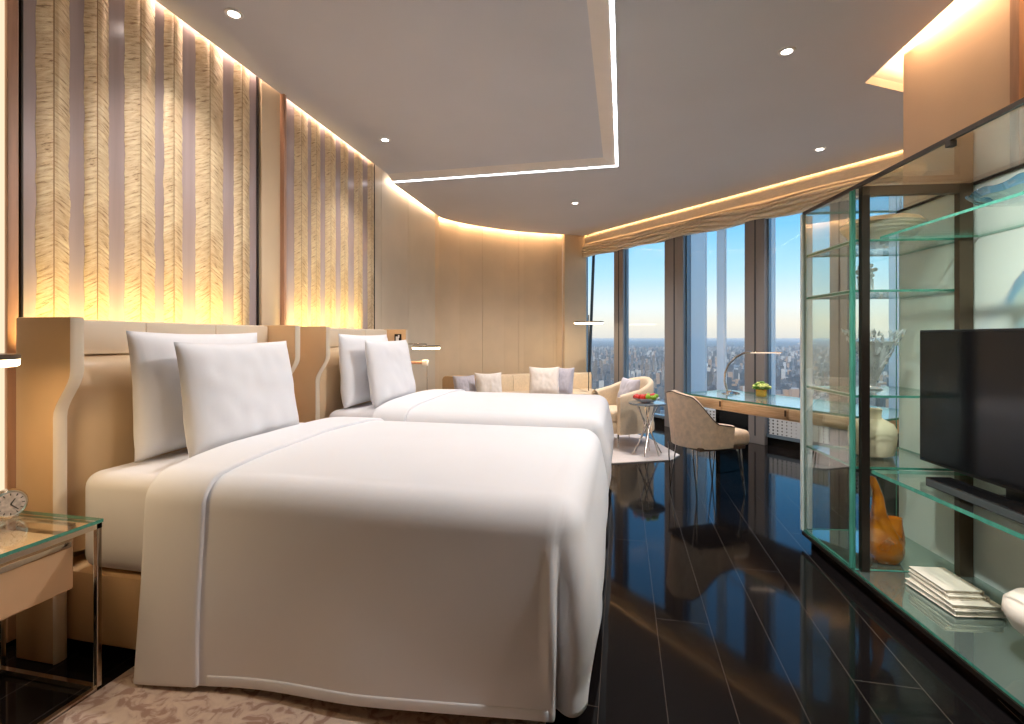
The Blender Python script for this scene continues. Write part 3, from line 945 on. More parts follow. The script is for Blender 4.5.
# ------------------------------------------------------------------ nightstands
def nightstand(y0, y1, lab):
    xf, xb, zt = -1.87, -2.36, .62
    rt = thing('nightstand', lab, 'nightstand', ((xf + xb) / 2, (y0 + y1) / 2, 0), 0, 'glass topped nightstands')
    cx, cy = (xf + xb) / 2, (y0 + y1) / 2
    g = MB(); g.box((cx, cy, zt + .006), (xf - xb, y1 - y0, .012), edge_mi=1); g.obj('glass_top', [MT['glasspane'], MT['edge']], rt, smooth=False, world=True)
    for x in (xf - .012, xb + .012):
        for y in (y0 + .012, y1 - .012):
            l = MB(); l.box((x, y, zt / 2), (.018, .018, zt - .002), bev=.002); l.obj('leg', MT['chrome'], rt, smooth=False, world=True)
    for z in (.012, zt - .011):
        r = MB()
        for x in (xf - .012, xb + .012): r.box((x, cy, z), (.018, y1 - y0 - .006, .018))
        for y in (y0 + .012, y1 - .012): r.box((cx, y, z), (xf - xb - .006, .018, .018))
        r.obj('rail_frame', MT['chrome'], rt, smooth=False, world=True)
    b = MB(); b.box((cx - .015, cy + .0, zt - .135), (xf - xb - .11, y1 - y0 - .10, .19), bev=.008)
    d = b.obj('drawer_box', MT['night'], rt, world=True)
    h = MB(); h.box((xf - .07 + .004, cy, zt - .062), (.014, y1 - y0 - .13, .022), bev=.004); h.obj('handle', MT['chrome'], d, world=True)
    p = MB(); p.box((xf - .068, cy, zt - .14), (.004, y1 - y0 - .115, .165), bev=.001); p.obj('drawer_front', MT['night'], d, smooth=False, world=True)
    s = MB(); s.box((cx, y1 - .03, zt - .035), (.25, .012, .05), bev=.002); s.obj('hanger', MT['chrome'], rt, smooth=False, world=True)
    return rt
nightstand(.86, 1.475, 'chrome framed nightstand with clear glass top beside the nearer bed')
nightstand(4.80, 5.42, 'chrome framed nightstand half hidden beyond the farther bed')
# clock
rt = thing('alarm_clock', 'small round silver alarm clock on the glass nightstand top', 'clock', (-2.215, 1.40, .6325), math.radians(-14))
mm = Matrix.Rotation(PI / 2, 4, 'Y')
m = MB(); m.lathe([(.052, -.016), (.054, -.01), (.054, .01), (.05, .016), (.044, .0165)], (0, 0, .054), 40, m=mm, capb=True, capt=True); m.obj('case', MT['chrome'], rt)
m = MB(); m.lathe([(.0005, .018), (.043, .018)], (0, 0, .054), 32, m=mm, capb=False); f = m.obj('dial', MT['clockface'], rt, smooth=False)
m = MB()
for a, l in ((.6, .022), (2.4, .032)):
    m.box((.0205, math.sin(a) * l / 2, .054 + math.cos(a) * l / 2), (.001, .003, l), rot=Matrix.Rotation(-a, 4, 'X'))
for k in range(12):
    a = k * PI / 6; m.box((.0205, math.sin(a) * .036, .054 + math.cos(a) * .036), (.001, .003, .008), rot=Matrix.Rotation(-a, 4, 'X'))
m.obj('hands', MT['blackmat'], rt, smooth=False)
m = MB(); m.box((0, 0, .004), (.03, .05, .008), bev=.002); m.obj('foot', MT['chrome'], rt)

# disc lamps
def disc_lamp(loc, r, lab, rod, e):
    rt = thing('disc_lamp', lab, 'lamp', loc, 0, 'flat disc lamps')
    m = MB(); m.lathe([(.001, .024), (r * .98, .024), (r, .020), (r, .008), (r * .97, .006)], seg=48, capb=False); m.obj('shade', MT['bronze'], rt)
    m = MB(); m.lathe([(.001, -.016), (r * .95, -.016), (r * .985, -.012), (r * .99, .007)], seg=48, capb=False); m.obj('diffuser', MT['ledwarm'], rt)
    m = MB(); m.tube(rod, .007, 8); m.obj('stem', MT['chrome'], rt)
    a = area('disc_lamp_beam', (loc[0], loc[1], loc[2] - .022), r * 1.6, r * 1.6, e, (255, 214, 160), rot=(0, 0, 0))
    return rt
disc_lamp((-2.035, 1.145, 1.222), .15, 'flat round lamp above the glass nightstand with the clock', [(0, 0, .024), (0, 0, .05), (-.30, 0, .05), (-.48, 0, .05)], 1.2)
disc_lamp((-2.06, 5.05, 1.19), .15, 'flat round lamp over the nightstand beyond the farther bed', [(0, 0, .024), (0, 0, .04), (-.30, 0, .04), (-.48, 0, .04)], 1.5)
# reading light bracket under it
rt = thing('reading_light', 'small white cube reading light on a wall bar by the farther bed', 'lamp', (-2.50, 5.0, 1.03))
m = MB(); m.box((.20, 0, 0), (.44, .02, .03), bev=.003); m.obj('wall_bar', MT['wood'], rt)
m = MB(); m.box((.45, 0, 0.0), (.06, .05, .06), bev=.006); m.obj('lamp_head', MT['whitemetal'], rt)
m = MB(); m.tube([(.47, 0, -.03), (.47, 0, -.3)], .004, 6); m.obj('cord', MT['chrome'], rt)
# little panel on the farther bed's wing
rt = thing('switch_panel', 'small dark switch plate on the far wing of the farther bed', 'switch', (-2.20, 4.652, 1.25))
m = MB(); m.box((0, .002, .04), (.075, .006, .09), bev=.002); m.obj('plate', MT['bronzedark'], rt)
m = MB(); m.box((-.005, -.006, .035), (.03, .012, .05), bev=.003); m.box((.012, -.008, .06), (.012, .014, .03), bev=.002); m.obj('switch', MT['whitemetal'], rt)
# floor lamp by the windows
rt = thing('floor_lamp', 'slim floor lamp with flat round glowing head by the first window', 'lamp', (-.52, 8.05, 0), 0)
m = MB(); m.lathe([(.001, 1.56), (.235, 1.555), (.24, 1.545), (.24, 1.535)], seg=48, capb=False); m.obj('shade', MT['bronze'], rt)
m = MB(); m.lathe([(.001, 1.515), (.22, 1.515), (.235, 1.535)], seg=48, capb=False); m.obj('diffuser', MT['ledwarm'], rt)
m = MB(); m.tube([(0, 0, .01), (0, 0, 1.66)], .008, 8); m.obj('pole', MT['bronzedark'], rt)
m = MB(); m.lathe([(.13, 0), (.13, .012), (.02, .018)], seg=32, capt=True); m.obj('base', MT['bronzedark'], rt)

# ------------------------------------------------------------------ sofa corner
m = MB()
rugp = [(-1.9, 6.2), (-1.2, 5.55), (-.16, 5.20), (.50, 5.50), (.62, 5.75), (.35, 6.6), (-.2, 7.6), (-.8, 8.2), (-1.5, 7.9), (-1.9, 7.2)]
m.prism(rugp, 0.0, .012, bev=.003)
o = m.obj('lounge_rug', MT['rugpale'], smooth=False); tag(o, 'pale grey rug under the armchair and sofa by the windows', 'rug')

def sofa():
    rt = thing('sofa', 'long curved cream sofa along the far panelled wall', 'sofa', (-1.55, 7.55, 0))
    path = [Vector((p[0], p[1], 0)) for p in [(-2.55, 6.75), (-2.42, 7.2), (-2.2, 7.55), (-1.9, 7.88), (-1.55, 8.15), (-1.2, 8.36), (-.8, 8.55), (-.55, 8.62)]]
    def along(u):
        k = u * (len(path) - 1); i = min(int(k), len(path) - 2); t = k - i
        def cr(a, b, c, d): return .5 * ((2 * b) + (c - a) * t + (2 * a - 5 * b + 4 * c - d) * t * t + (3 * b - a - 3 * c + d) * t ** 3)
        P = lambda j: path[max(0, min(len(path) - 1, j))]
        p = cr(P(i - 1), P(i), P(i + 1), P(i + 2))
        d = (P(i + 1) - P(i)).lerp(P(i + 2) - P(i + 1), t * .5).normalized() if i + 2 <= len(path) - 1 else (P(i + 1) - P(i)).normalized()
        return p, Vector((d.y, -d.x, 0))
    def loft(u0, u1, o0, o1, z0, z1, r, name, mt, nu=40):
        prof = []
        ring = [(o0 + r, z0), (o1 - r, z0), (o1, z0 + r), (o1, z1 - r), (o1 - r * .3, z1 - r * .3), (o1 - r, z1), (o0 + r, z1), (o0 + r * .3, z1 - r * .3), (o0, z1 - r), (o0, z0 + r)]
        m = MB()
        b = bmesh.new(); rows = []
        for i in range(nu):
            u = u0 + (u1 - u0) * i / (nu - 1)
            p, n = along(u)
            rows.append([b.verts.new((p.x + n.x * o_, p.y + n.y * o_, z_)) for o_, z_ in ring])
        for a, c in zip(rows[:-1], rows[1:]):
            for k in range(len(ring)):
                b.faces.new((a[k], a[(k + 1) % len(ring)], c[(k + 1) % len(ring)], c[k]))
        b.faces.new(rows[0]); b.faces.new(rows[-1][::-1])
        bmesh.ops.recalc_face_normals(b, faces=b.faces[:])
        m._merge(b)
        return m.obj(name, mt, rt, world=True)
    loft(.10, 1, .02, .80, .10, .30, .03, 'frame', MT['boucle'])
    for a, b_ in ((.105, .40), (.402, .70), (.702, .995)):
        loft(a, b_, .16, .84, .30, .45, .045, 'seat_cushion', MT['boucle'], 18)
    for a, b_ in ((.10, .46), (.462, .79), (.80, 1.0)):
        loft(a, b_, .02, .22, .30, .71, .06, 'backrest', MT['boucle'], 18)
    loft(.02, .098, .02, .60, .08, .745, .05, 'arm', MT['leather_tan'], 10)
    for u in (.06, .35, .68, .97):
        p, n = along(u)
        for o_ in (.12, .74):
            q = p + n * o_
            l = MB(); l.tube([(q.x, q.y, .0135), (q.x, q.y, .11)], .012, 8); l.obj('leg', MT['chrome'], rt, world=True)
    return rt
sofa()
def cush(px, dist, w, h, zb, yaw, lean, mt, lab, sd, t=.16):
    t_ = (px - 512) / 499; r = Vector((-S_ + t_ * C_, C_ + t_ * S_, 0)) * dist
    place_pillow('cushion', lab, 'cushion', w, h, t, (r.x, r.y, zb), yaw, lean, mt, sd, 'loose cushions', cor=.10)
cush(467, 6.70, .34, .36, .45, math.radians(48), math.radians(-16), MT['lilac'], 'lilac grey cushion in the left corner of the sofa', 1)
cush(490, 6.66, .38, .40, .45, math.radians(30), math.radians(-16), MT['whitecush'], 'white cushion leaning beside the lilac one at the sofa left end', 2)
cush(544, 7.35, .46, .44, .45, math.radians(8), math.radians(-16), MT['whitecush'], 'square white cushion at the middle of the sofa', 3)
cush(563, 7.44, .30, .42, .45, math.radians(-18), math.radians(-12), MT['lilac'], 'lilac grey cushion just right of the square white one', 4)

def armchair():
    F_ = math.atan2(-.52, -.85)           # facing direction
    rt = thing('armchair', 'cream channelled tub armchair on the pale rug by the windows', 'armchair', (.02, 6.26, .0135), F_)
    rt.scale = (.93, .93, 1)
    # local: +x front, +y left side
    def shell(u, v):
        # u around the back from right arm front to left arm front, v height
        a = -1 + 2 * u
        ang = a * 2.05
        x = -.02 - .36 * math.cos(ang) ; y = .37 * math.sin(ang)
        if abs(ang) > PI / 2:
            x = -.02 + (abs(ang) - PI / 2) * .62; y = .37 * (1 if a > 0 else -1)
        return x, y, ang
    top = lambda ang: .56 + .21 * max(0, math.cos(ang * .62)) ** 1.5
    m = MB()
    th = .085
    def outer(u, v):
        x, y, ang = shell(u, v)
        return (x * 1.0, y, .17 + (top(ang) - .17) * v)
    def inner(u, v):
        x, y, ang = shell(u, v)
        k = 1 - .20
        rib = .008 * abs(math.sin(ang * 7))
        return (x * k + .02 * 0, y * (k + rib), .36 + (top(ang) - .36) * v)
    def cap(u, v):
        o_ = Vector(outer(u, 1)); i_ = Vector(inner(u, 1))
        p = o_.lerp(i_, v); p.z += .03 * math.sin(v * PI)
        return p
    m.grid(outer, 60, 8); m.grid(lambda u, v: inner(1 - u, v), 60, 8); m.grid(cap, 60, 6)
    for u in (0, 1):
        o0, o1, i0, i1 = outer(u, 0), outer(u, 1), inner(u, 0), inner(u, 1)
        i0 = (i0[0] if False else o0[0], i0[1], .17)
        m.poly([o0, o1, (o1[0], i1[1], i1[2]), i0])
        m.poly([o1, i1, (o1[0], i1[1], i1[2])])
    bmesh.ops.remove_doubles(m.bm, verts=m.bm.verts[:], dist=.0005)
    bmesh.ops.recalc_face_normals(m.bm, faces=m.bm.faces[:])
    m.obj('shell', MT['boucle'], rt, angle=50)
    s = MB(); s.box((.02, 0, .235), (.60, .60, .13), bev=.03, seg=3); s.obj('seat_base', MT['boucle'], rt)
    s = MB(); s.box((.04, 0, .365), (.60, .58, .13), bev=.05, seg=4); s.obj('seat_cushion', MT['boucle'], rt)
    for x, y in ((.25, .28), (.25, -.28), (-.22, .22), (-.22, -.22)):
        l = MB(); l.tube([(x, y, .18), (x * 1.05, y * 1.05, 0.0)], .010, 8, rfn=lambda t: .014 - .006 * t); l.obj('leg', MT['chrome'], rt)
    return rt
armchair()
place_pillow('cushion', 'fluffy lilac grey cushion on the armchair', 'cushion', .38, .36, .14, (.045, 6.285, .455), math.radians(-58), math.radians(-13), MT['lilac'], 5.5, 'loose cushions', cor=.1)

# side table
rt = thing('side_table', 'round mirror topped side table with crossed steel legs on the rug', 'table', (.27, 5.70, .014))
rt.scale = (.95, .95, 1.03)
m = MB(); m.lathe([(.001, .535), (.205, .535), (.212, .541), (.212, .549), (.205, .555), (.001, .555)], seg=48, capb=False); m.obj('table_top', MT['marble'], rt)
for k in range(6):
    a = k * PI / 3 + .3; b_ = a + 2.5
    m = MB(); m.tube([(.17 * math.cos(a), .17 * math.sin(a), .005), (.03 * math.cos((a + b_) / 2), .03 * math.sin((a + b_) / 2), .30), (.13 * math.cos(b_), .13 * math.sin(b_), .535)], .007, 8)
    m.obj('leg', MT['chrome'], rt)
rt = thing('fruit_bowl', 'low dish of red and green fruit on the round side table', 'bowl', (.26, 5.69, .588))
m = MB(); m.lathe([(.05, 0), (.10, .015), (.14, .045), (.145, .05), (.13, .046), (.09, .02), (.001, .01)], seg=36); m.obj('dish', MT['crystal'], rt)
m = MB()
for k in range(10):
    a = k * 2.4; r = .03 + .007 * k; m.ico((r * math.cos(a), r * math.sin(a), .045 + .012 * (k % 3)), .03, 2)
for k in range(3): m.ico((.115 * math.cos(k * .5 + 2.6), .11 * math.sin(k * .5 + 2.6), .055), .028, 2)
m.obj('red_fruit', MT['red'], rt)
m = MB()
for k in range(7):
    a = k * 1.1 - 1.3; m.ico((.045 + .075 * math.cos(a) * .8, .08 * math.sin(a) - .03, .06 + .012 * (k % 2)), .027, 2)
m.obj('green_fruit', MT['green'], rt)

# ------------------------------------------------------------------ desk
DA = Vector((.575, 5.22, 0)); DE = Vector((.62, -.785, 0)).normalized(); DN = Vector((.785, .62, 0)).normalized()
dang = math.atan2(DE.y, DE.x)
DLn, DW = 1.82, .66
rt = thing('desk', 'glass topped oak writing desk beside the windows', 'desk', tuple(DA + DE * DLn / 2 + DN * DW / 2), dang)
m = MB(); m.box((0, 0, .744), (DLn, DW, .014), edge_mi=1); m.obj('glass_top', [MT['glasspane'], MT['edge']], rt, smooth=False)
m = MB(); m.box((0, 0.0, .685), (DLn - .03, DW - .03, .095), bev=.004); ap = m.obj('apron', MT['oak'], rt)
for x0, x1 in ((-.85, -.42), (-.40, .22), (.24, .86)):
    m = MB(); m.box(((x0 + x1) / 2, -DW / 2 + .010, .685), (x1 - x0, .014, .085), bev=.003); d = m.obj('drawer', MT['oak'], rt)
    m = MB(); m.box((x1 - .012, -DW / 2 + .0, .695), (.012, .012, .05), bev=.002); m.obj('pull', MT['piping'], d)
m = MB(); m.box((0, 0, .734), (DLn - .04, DW - .04, .004)); m.obj('desk_leather', mat('blue_grey_inlay', (176, 196, 204), .15, var=.03), rt, smooth=False)
for x in (-.62, .80):
    m = MB(); m.box((x, .05, .32), (.05, .40, .64), bev=.004); m.obj('leg', MT['black'], rt, smooth=False)

def desk_pt(l, n, z): 
    p = DA + DE * l + DN * n
    return (p.x, p.y, z)
# arc lamp on the desk
p0 = desk_pt(.27, .38, .752)
rt = thing('desk_lamp', 'chrome arc desk lamp with long thin light bar', 'lamp', p0, math.radians(4))
m = MB(); m.lathe([(.085, 0), (.085, .008), (.02, .022), (.012, .03)], seg=36, capt=True); m.obj('base', MT['chrome'], rt)
pts = [(-.03, 0, .02), (-.055, 0, .12), (-.05, 0, .20), (-.02, 0, .28), (.04, 0, .35), (.12, 0, .395), (.19, 0, .405)]
m = MB(); m.tube(pts, .010, 10); m.obj('arm', MT['chrome'], rt)
m = MB(); m.box((.32, 0, .405), (.30, .032, .010), bev=.003); b = m.obj('light_bar', MT['chrome'], rt)
m = MB(); m.box((.32, 0, .398), (.28, .024, .003)); m.obj('diffuser', MT['ledsoft'], b)
# flower pot
p0 = desk_pt(.58, .42, .752)
rt = thing('flower_pot', 'pale green flowers in a small gold pot on the desk', 'flowers', p0)
rt.scale = (.85, .85, .9)
m = MB(); m.lathe([(.05, 0), (.056, .01), (.060, .075), (.056, .075), (.05, .06), (.001, .055)], seg=32); m.obj('pot', MT['gold'], rt)
for i in range(16):
    a = i * 2.399; r = .018 * math.sqrt(i) + .006
    c = (r * math.cos(a) * 1.0, r * math.sin(a) * 1.0, .140 - r * .6 + .012 * R.random())
    m = MB()
    for q in range(7):
        b_ = q * .9; m.ico((c[0] + .016 * math.cos(b_), c[1] + .016 * math.sin(b_), c[2] + .004 * (q % 2)), .016, 1, (1, 1, .7))
    m.ico(c, .016, 1)
    m.obj('blossom', MT['petal'] if i % 4 else MT['leaf'], rt)
m = MB()
for i in range(12):
    a = i * PI / 6; m.ico((.07 * math.cos(a), .07 * math.sin(a), .085), .032, 1, (1, .45, .25), rot=Matrix.Rotation(a, 4, 'Z'))
m.obj('leaves', MT['leaf'], rt)

# desk chair
def desk_chair():
    cang = math.atan2(.50, .866)
    rt = thing('desk_chair', 'beige leather tub chair on thin steel legs pulled up to the desk', 'chair', (.67, 4.50, 0), cang)
    rt.scale = (.9, .9, 1)
    # local +x is the front
    def shell(u):
        a = -1 + 2 * u
        ang = a * 2.0
        x = -.05 - .23 * math.cos(ang); y = .265 * math.sin(ang)
        if abs(ang) > PI / 2: x = -.05 + (abs(ang) - PI / 2) * .40; y = .265 * (1 if a > 0 else -1)
        return x, y, ang
    def top(ang):
        t = min(1, abs(ang) / 2.0)
        s = max(0, min(1, (t - .30) / .55)); s = s * s * (3 - 2 * s)
        return .85 - .03 * (t / .3 if t < .3 else 1) - .23 * s - .02 * max(0, t - .85) / .15
    z0 = .40
    def outer(u, v):
        x, y, ang = shell(u)
        fl_ = 1 + .09 * v * (1 if abs(ang) < PI / 2 else .6)
        return (x * fl_ - .03 * v * max(0, math.cos(ang)), y * fl_, z0 + (top(ang) - z0) * v)
    def inner(u, v):
        o_ = outer(u, .25 + .75 * v)
        x, y, ang = shell(u)
        return (o_[0] + .055 * max(0, math.cos(ang)), o_[1] - .05 * math.sin(max(-PI / 2, min(PI / 2, ang))), o_[2])
    def cap(u, v):
        o_ = Vector(outer(u, 1)); i_ = Vector(inner(u, 1)); p = o_.lerp(i_, v); p.z += .014 * math.sin(v * PI)
        return p
    m = MB()
    m.grid(outer, 64, 10); m.grid(lambda u, v: inner(1 - u, v), 64, 8); m.grid(cap, 64, 5)
    for u in (0, 1):
        m.poly([outer(u, 0), outer(u, 1), inner(u, 1), inner(u, 0)])
    bmesh.ops.remove_doubles(m.bm, verts=m.bm.verts[:], dist=.0005)
    bmesh.ops.recalc_face_normals(m.bm, faces=m.bm.faces[:])
    m.obj('shell', MT['chairhide'], rt, angle=50)
    pp = MB(); pp.tube([Vector(outer(i / 63, 1)) * 1.004 for i in range(64)], .0045, 6); pp.obj('piping', MT['piping'], rt)
    s = MB(); s.box((.075, 0, .465), (.56, .47, .13), bev=.045, seg=4); s.obj('seat', MT['chairhide'], rt)
    b_ = MB(); b_.box((.04, 0, .395), (.50, .46, .03), bev=.008); b_.obj('seat_base', MT['piping'], rt)
    for x, y in ((.27, .20), (.27, -.20), (-.20, .18), (-.20, -.18)):
        l = MB()
        fx, fy = x * 1.08, y * 1.1
        l.tube([(x - .05, y, .395), (fx, fy, .0)], .0065, 8); l.tube([(x + .02, y - .03 * (1 if y > 0 else -1), .395), (fx, fy, .0)], .0065, 8)
        l.obj('leg', MT['chrome'], rt)
    return rt
desk_chair()

# ------------------------------------------------------------------ display cabinet
CO = (1.12, 3.485, 0)
def cabinet():
    rt = thing('display_cabinet', 'long glass display cabinet with bronze posts on black plinth', 'cabinet', CO, TH)
    D, H0, H1 = .565, .08, 2.08
    YE = -2.3           # near end, out of the frame
    YF = -.55           # the bronze cross frame
    def bx(name, c, s, mt, par=rt, bev=.0, edge=None, label=None):
        m = MB(); m.box(c, s, bev=bev, edge_mi=edge)
        o = m.obj(name, mt, par, smooth=False)
        if label: o['label'] = label
        return o
    bx('plinth', (D / 2 + .02, YE / 2, .037), (D - .04, -YE - .04, .074), MT['black'])
    bx('base_panel', (D / 2, YE / 2, H0 - .003 + .004), (D, -YE, .012), [MT['mirror'], MT['edge']], edge=1)
    bx('base_trim', (-.004, YE / 2, H0 - .016), (.008, -YE, .02), MT['bronzedark'])
    bx('back_panel', (D + .008, YE / 2 - .0, (H0 + H1) / 2), (.012, -YE, H1 - H0), MT['backpanel'])
    g = [MT['glasspane'], MT['edge']]
    gf = [MT['frontpane'], MT['edge']]
    # far section: front pane, end pane, cross pane; thick green edges face the room
    bx('front_pane', (.006, YF / 2 - .004, (H0 + H1) / 2 + .004), (.012, -YF - .012, H1 - H0 - .01), gf, edge=1)
    bx('end_pane', (D / 2, .004, (H0 + H1) / 2 + .004), (D - .02, .012, H1 - H0 - .01), g, edge=1)
    bx('cross_pane', (D / 2 - .0, YF - .006, (H0 + H1) / 2 + .004), (D, .014, H1 - H0 - .01), g, edge=1)
    bx('edge_strip', (.000, YF + .012, (H0 + H1) / 2), (.022, .012, H1 - H0 - .02), MT['edge'])
    bx('top_pane', (D / 2, YE / 2, H1 + .006), (D, -YE, .012), g, edge=1)
    bx('top_rail', (.004, YE / 2, H1 + .004), (.014, -YE, .018), MT['bronzedark'])
    bx('top_rail', (D - .004, YE / 2, H1 + .002), (.012, -YE, .014), MT['bronzedark'])
    # bronze frame
    bx('post', (.042, YF - .02, (H0 + H1) / 2), (.04, .03, H1 - H0), MT['bronzedark'], bev=.002)
    bx('post', (.518, YF - .02, (H0 + H1) / 2), (.066, .035, H1 - H0), MT['bronze'], bev=.002)
    bx('cross_rail', (D / 2, YF - .02, H1 - .022), (D - .05, .03, .05), MT['bronze'], bev=.002)
    # near-side end, outside the frame
    bx('end_pane', (D / 2, YE + .006, (H0 + H1) / 2), (D - .02, .012, H1 - H0 - .02), g, edge=1)
    # clip
    bx('clip', (.006, -1.20, H1 - .016), (.03, .022, .026), MT['bronzedark'], bev=.002)
    # shelves
    for z in (1.81, 1.545, .99, .615):
        bx('shelf', (D / 2 + .004, YF / 2, z), (D - .02, -YF - .03, .012), [MT['glasspane'], MT['edge']], edge=1)
    bx('shelf', (D / 2 + .05, (YF + YE) / 2 - .02, 1.81), (D - .10, YF - YE - .06, .012), [MT['glasspane'], MT['edge']], edge=1)
    bx('shelf', (D / 2 + .03, (YF + YE) / 2 - .02, .612), (D - .06, YF - YE - .06, .018), [MT['glasspane'], MT['edge']], edge=1)
    bx('corner_glint', (.036, .004, (H0 + H1) / 2), (.04, .014, H1 - H0 - .02), MT['fin'])  # added white strip imitates the end pane's refraction at this corner
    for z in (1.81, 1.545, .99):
        bx('shelf_glint', (.019, YF / 2, z), (.008, -YF - .04, .022), MT['edgeglint'])  # added pale bars imitate bright refraction along the shelf fronts
    # slim stile on the far edge of the front pane, whitened to imitate refraction
    bx('stile', (.004, .003, (H0 + H1) / 2), (.026, .026, H1 - H0), MT['edgeglint'])
    return rt
cab = cabinet()
def CW(lx, ly, z): 
    x, y = cl(lx, ly); return (x, y, z)
# television
rt = thing('television', 'wide black flat television on the cabinet shelf', 'television', CW(.31, -1.205, .6225), TH)
m = MB(); m.box((0, 0, .385), (.03, 1.23, .66), bev=.004); b = m.obj('casing', MT['bezel'], rt, smooth=False)
m = MB(); m.box((-.017, 0, .387), (.004, 1.21, .635)); m.obj('screen', MT['screen'], b, smooth=False)
m = MB(); m.box((.02, 0, .055), (.02, .30, .09), bev=.003); m.obj('stand_neck', MT['bezel'], rt)
m = MB(); m.box((.025, 0, .004), (.13, .40, .008), bev=.002); m.obj('stand_foot', MT['bezel'], rt)
# black plate under the television
rt = thing('sound_bar', 'long low black glass plate in front of the television', 'sound bar', CW(.192, -1.44, .6225), TH)
m = MB(); m.box((0, 0, .02), (.108, 1.15, .04), bev=.003); m.obj('body', MT['black'], rt, smooth=False)
m = MB(); m.box((-.055, 0, .02), (.003, 1.13, .03)); m.obj('front_strip', mat('smoked_front', (70, 76, 76), .25, var=.05), rt, smooth=False)

# crystal vases
def crystal(loc, h, r0, r1, n, lab, sd, branch=False):
    rr = random.Random(sd)
    rt = thing('crystal_vase', lab, 'vase', loc)
    m = MB()
    m.lathe([(r0 * .9, 0), (r0, .006), (r0 * .35, .02), (r0 * .4, h * .15), (r0 * .9, h * .35), (r1 * .55, h * .6), (r1 * .7, h * .8)], seg=20); m.obj('body', MT['crystal'], rt)
    m = MB()
    for i in range(n):
        t = rr.random() ** .8; a = rr.random() * 2 * PI
        rad = (r0 * .5 + (r1 - r0 * .5) * t ** 1.2) * (.85 + .3 * rr.random())
        c = Vector((rad * math.cos(a), rad * math.sin(a), h * (.16 + .84 * t)))
        d = Vector((math.cos(a) * .8, math.sin(a) * .8, .8 + rr.random())).normalized()
        q = d.to_track_quat('Z', 'Y').to_matrix().to_4x4()
        l = h * (.05 + .05 * rr.random())
        b = bmesh.new(); bmesh.ops.create_cone(b, segments=4, radius1=l * .28, radius2=0, depth=l); b.transform(Matrix.Translation(c) @ q); m._merge(b)
    o = m.obj('crystal_spikes', MT['crystal'], rt, smooth=False); o['kind'] = 'stuff'
    return rt
crystal(CW(.30, -.20, .997), .35, .05, .14, 420, 'tall flared clear crystal vase on the middle cabinet shelf', 3)
# small crystal flower piece
rr = random.Random(9)
rt = thing('crystal_ornament', 'small clear crystal blossom ornament on the upper cabinet shelf', 'ornament', CW(.24, -.22, 1.552))
m = MB()
for i in range(9):
    x = -.05 + .1 * i / 8; m.tube([(x * .8, .01 * math.sin(i * 3), 0), (x, .015 * math.sin(i * 5), .09)], .004, 6)
m.obj('stems', MT['crystal'], rt)
m = MB()
for i in range(70):
    a = rr.random() * 2 * PI; b_ = rr.random() * PI - PI / 2; r = .065 * rr.random() ** .4
    m.ico((r * math.cos(a) * math.cos(b_) * 1.15, r * math.sin(a) * math.cos(b_), .135 + r * math.sin(b_) * .8), .013, 1)
m.obj('blossom', MT['crystal'], rt)
# fluted bowl
rt = thing('fluted_bowl', 'wide cream fluted ceramic bowl on the top cabinet shelf', 'bowl', CW(.30, -.28, 1.817))
prof = [(.05, 0), (.08, .004)]
for k in range(49):
    t = k / 48
    r = .085 + .115 * math.sin(min(1, t * 1.12) * PI / 2) - .03 * max(0, t - .8) / .2
    prof.append((r + .0045 * abs(math.sin(t * 8 * PI)), .006 + .145 * t))
prof += [(.155, .15), (.17, .12), (.16, .06), (.10, .02), (.001, .014)]
m = MB(); m.lathe(prof, seg=72); m.obj('bowl_body', MT['creamceramic'], rt, angle=80)
# blue glass bowl
rt = thing('glass_art_bowl', 'blue and clear wavy art glass bowl on the top cabinet shelf', 'bowl', CW(.27, -1.235, 1.822), TH)
rt.scale = (1, 1, .72)
def bl_(x, y, z, a, t):
    k = 1 + t * (.05 * math.sin(3 * a + .4) + .03 * math.sin(7 * a))
    return x * k * .95, y * k * 1.40, z + t * t * (.010 * math.sin(4 * a) + .012 * math.sin(9 * a))
pr = [(.04, 0), (.07, .004), (.11, .02), (.145, .05), (.165, .085), (.158, .088), (.135, .055), (.10, .027), (.001, .012)]
m = MB(); m.lathe(pr[:4], seg=96, fn=lambda x, y, z, a, t: bl_(x, y, z, a, t * .6)); m.obj('bowl_foot', MT['clearglassart'], rt, angle=80)
m = MB(); m.lathe(pr[3:6], seg=96, fn=lambda x, y, z, a, t: bl_(x, y, z, a, .6 + .4 * t), capb=False); m.obj('bowl_rim', MT['blueglass'], rt, angle=80)
# cream vase
rt = thing('vase', 'cream shouldered ceramic vase on the lower middle glass shelf', 'vase', CW(.26, -.26, .622))
prof = [(.075, 0), (.10, .01), (.112, .05), (.118, .11), (.116, .155), (.10, .185), (.07, .203), (.05, .213), (.044, .225), (.047, .262), (.05, .268), (.042, .266), (.038, .23), (.06, .19), (.08, .1), (.001, .02)]
m = MB(); m.lathe(prof, seg=48); m.obj('vase_body', MT['creamceramic'], rt)
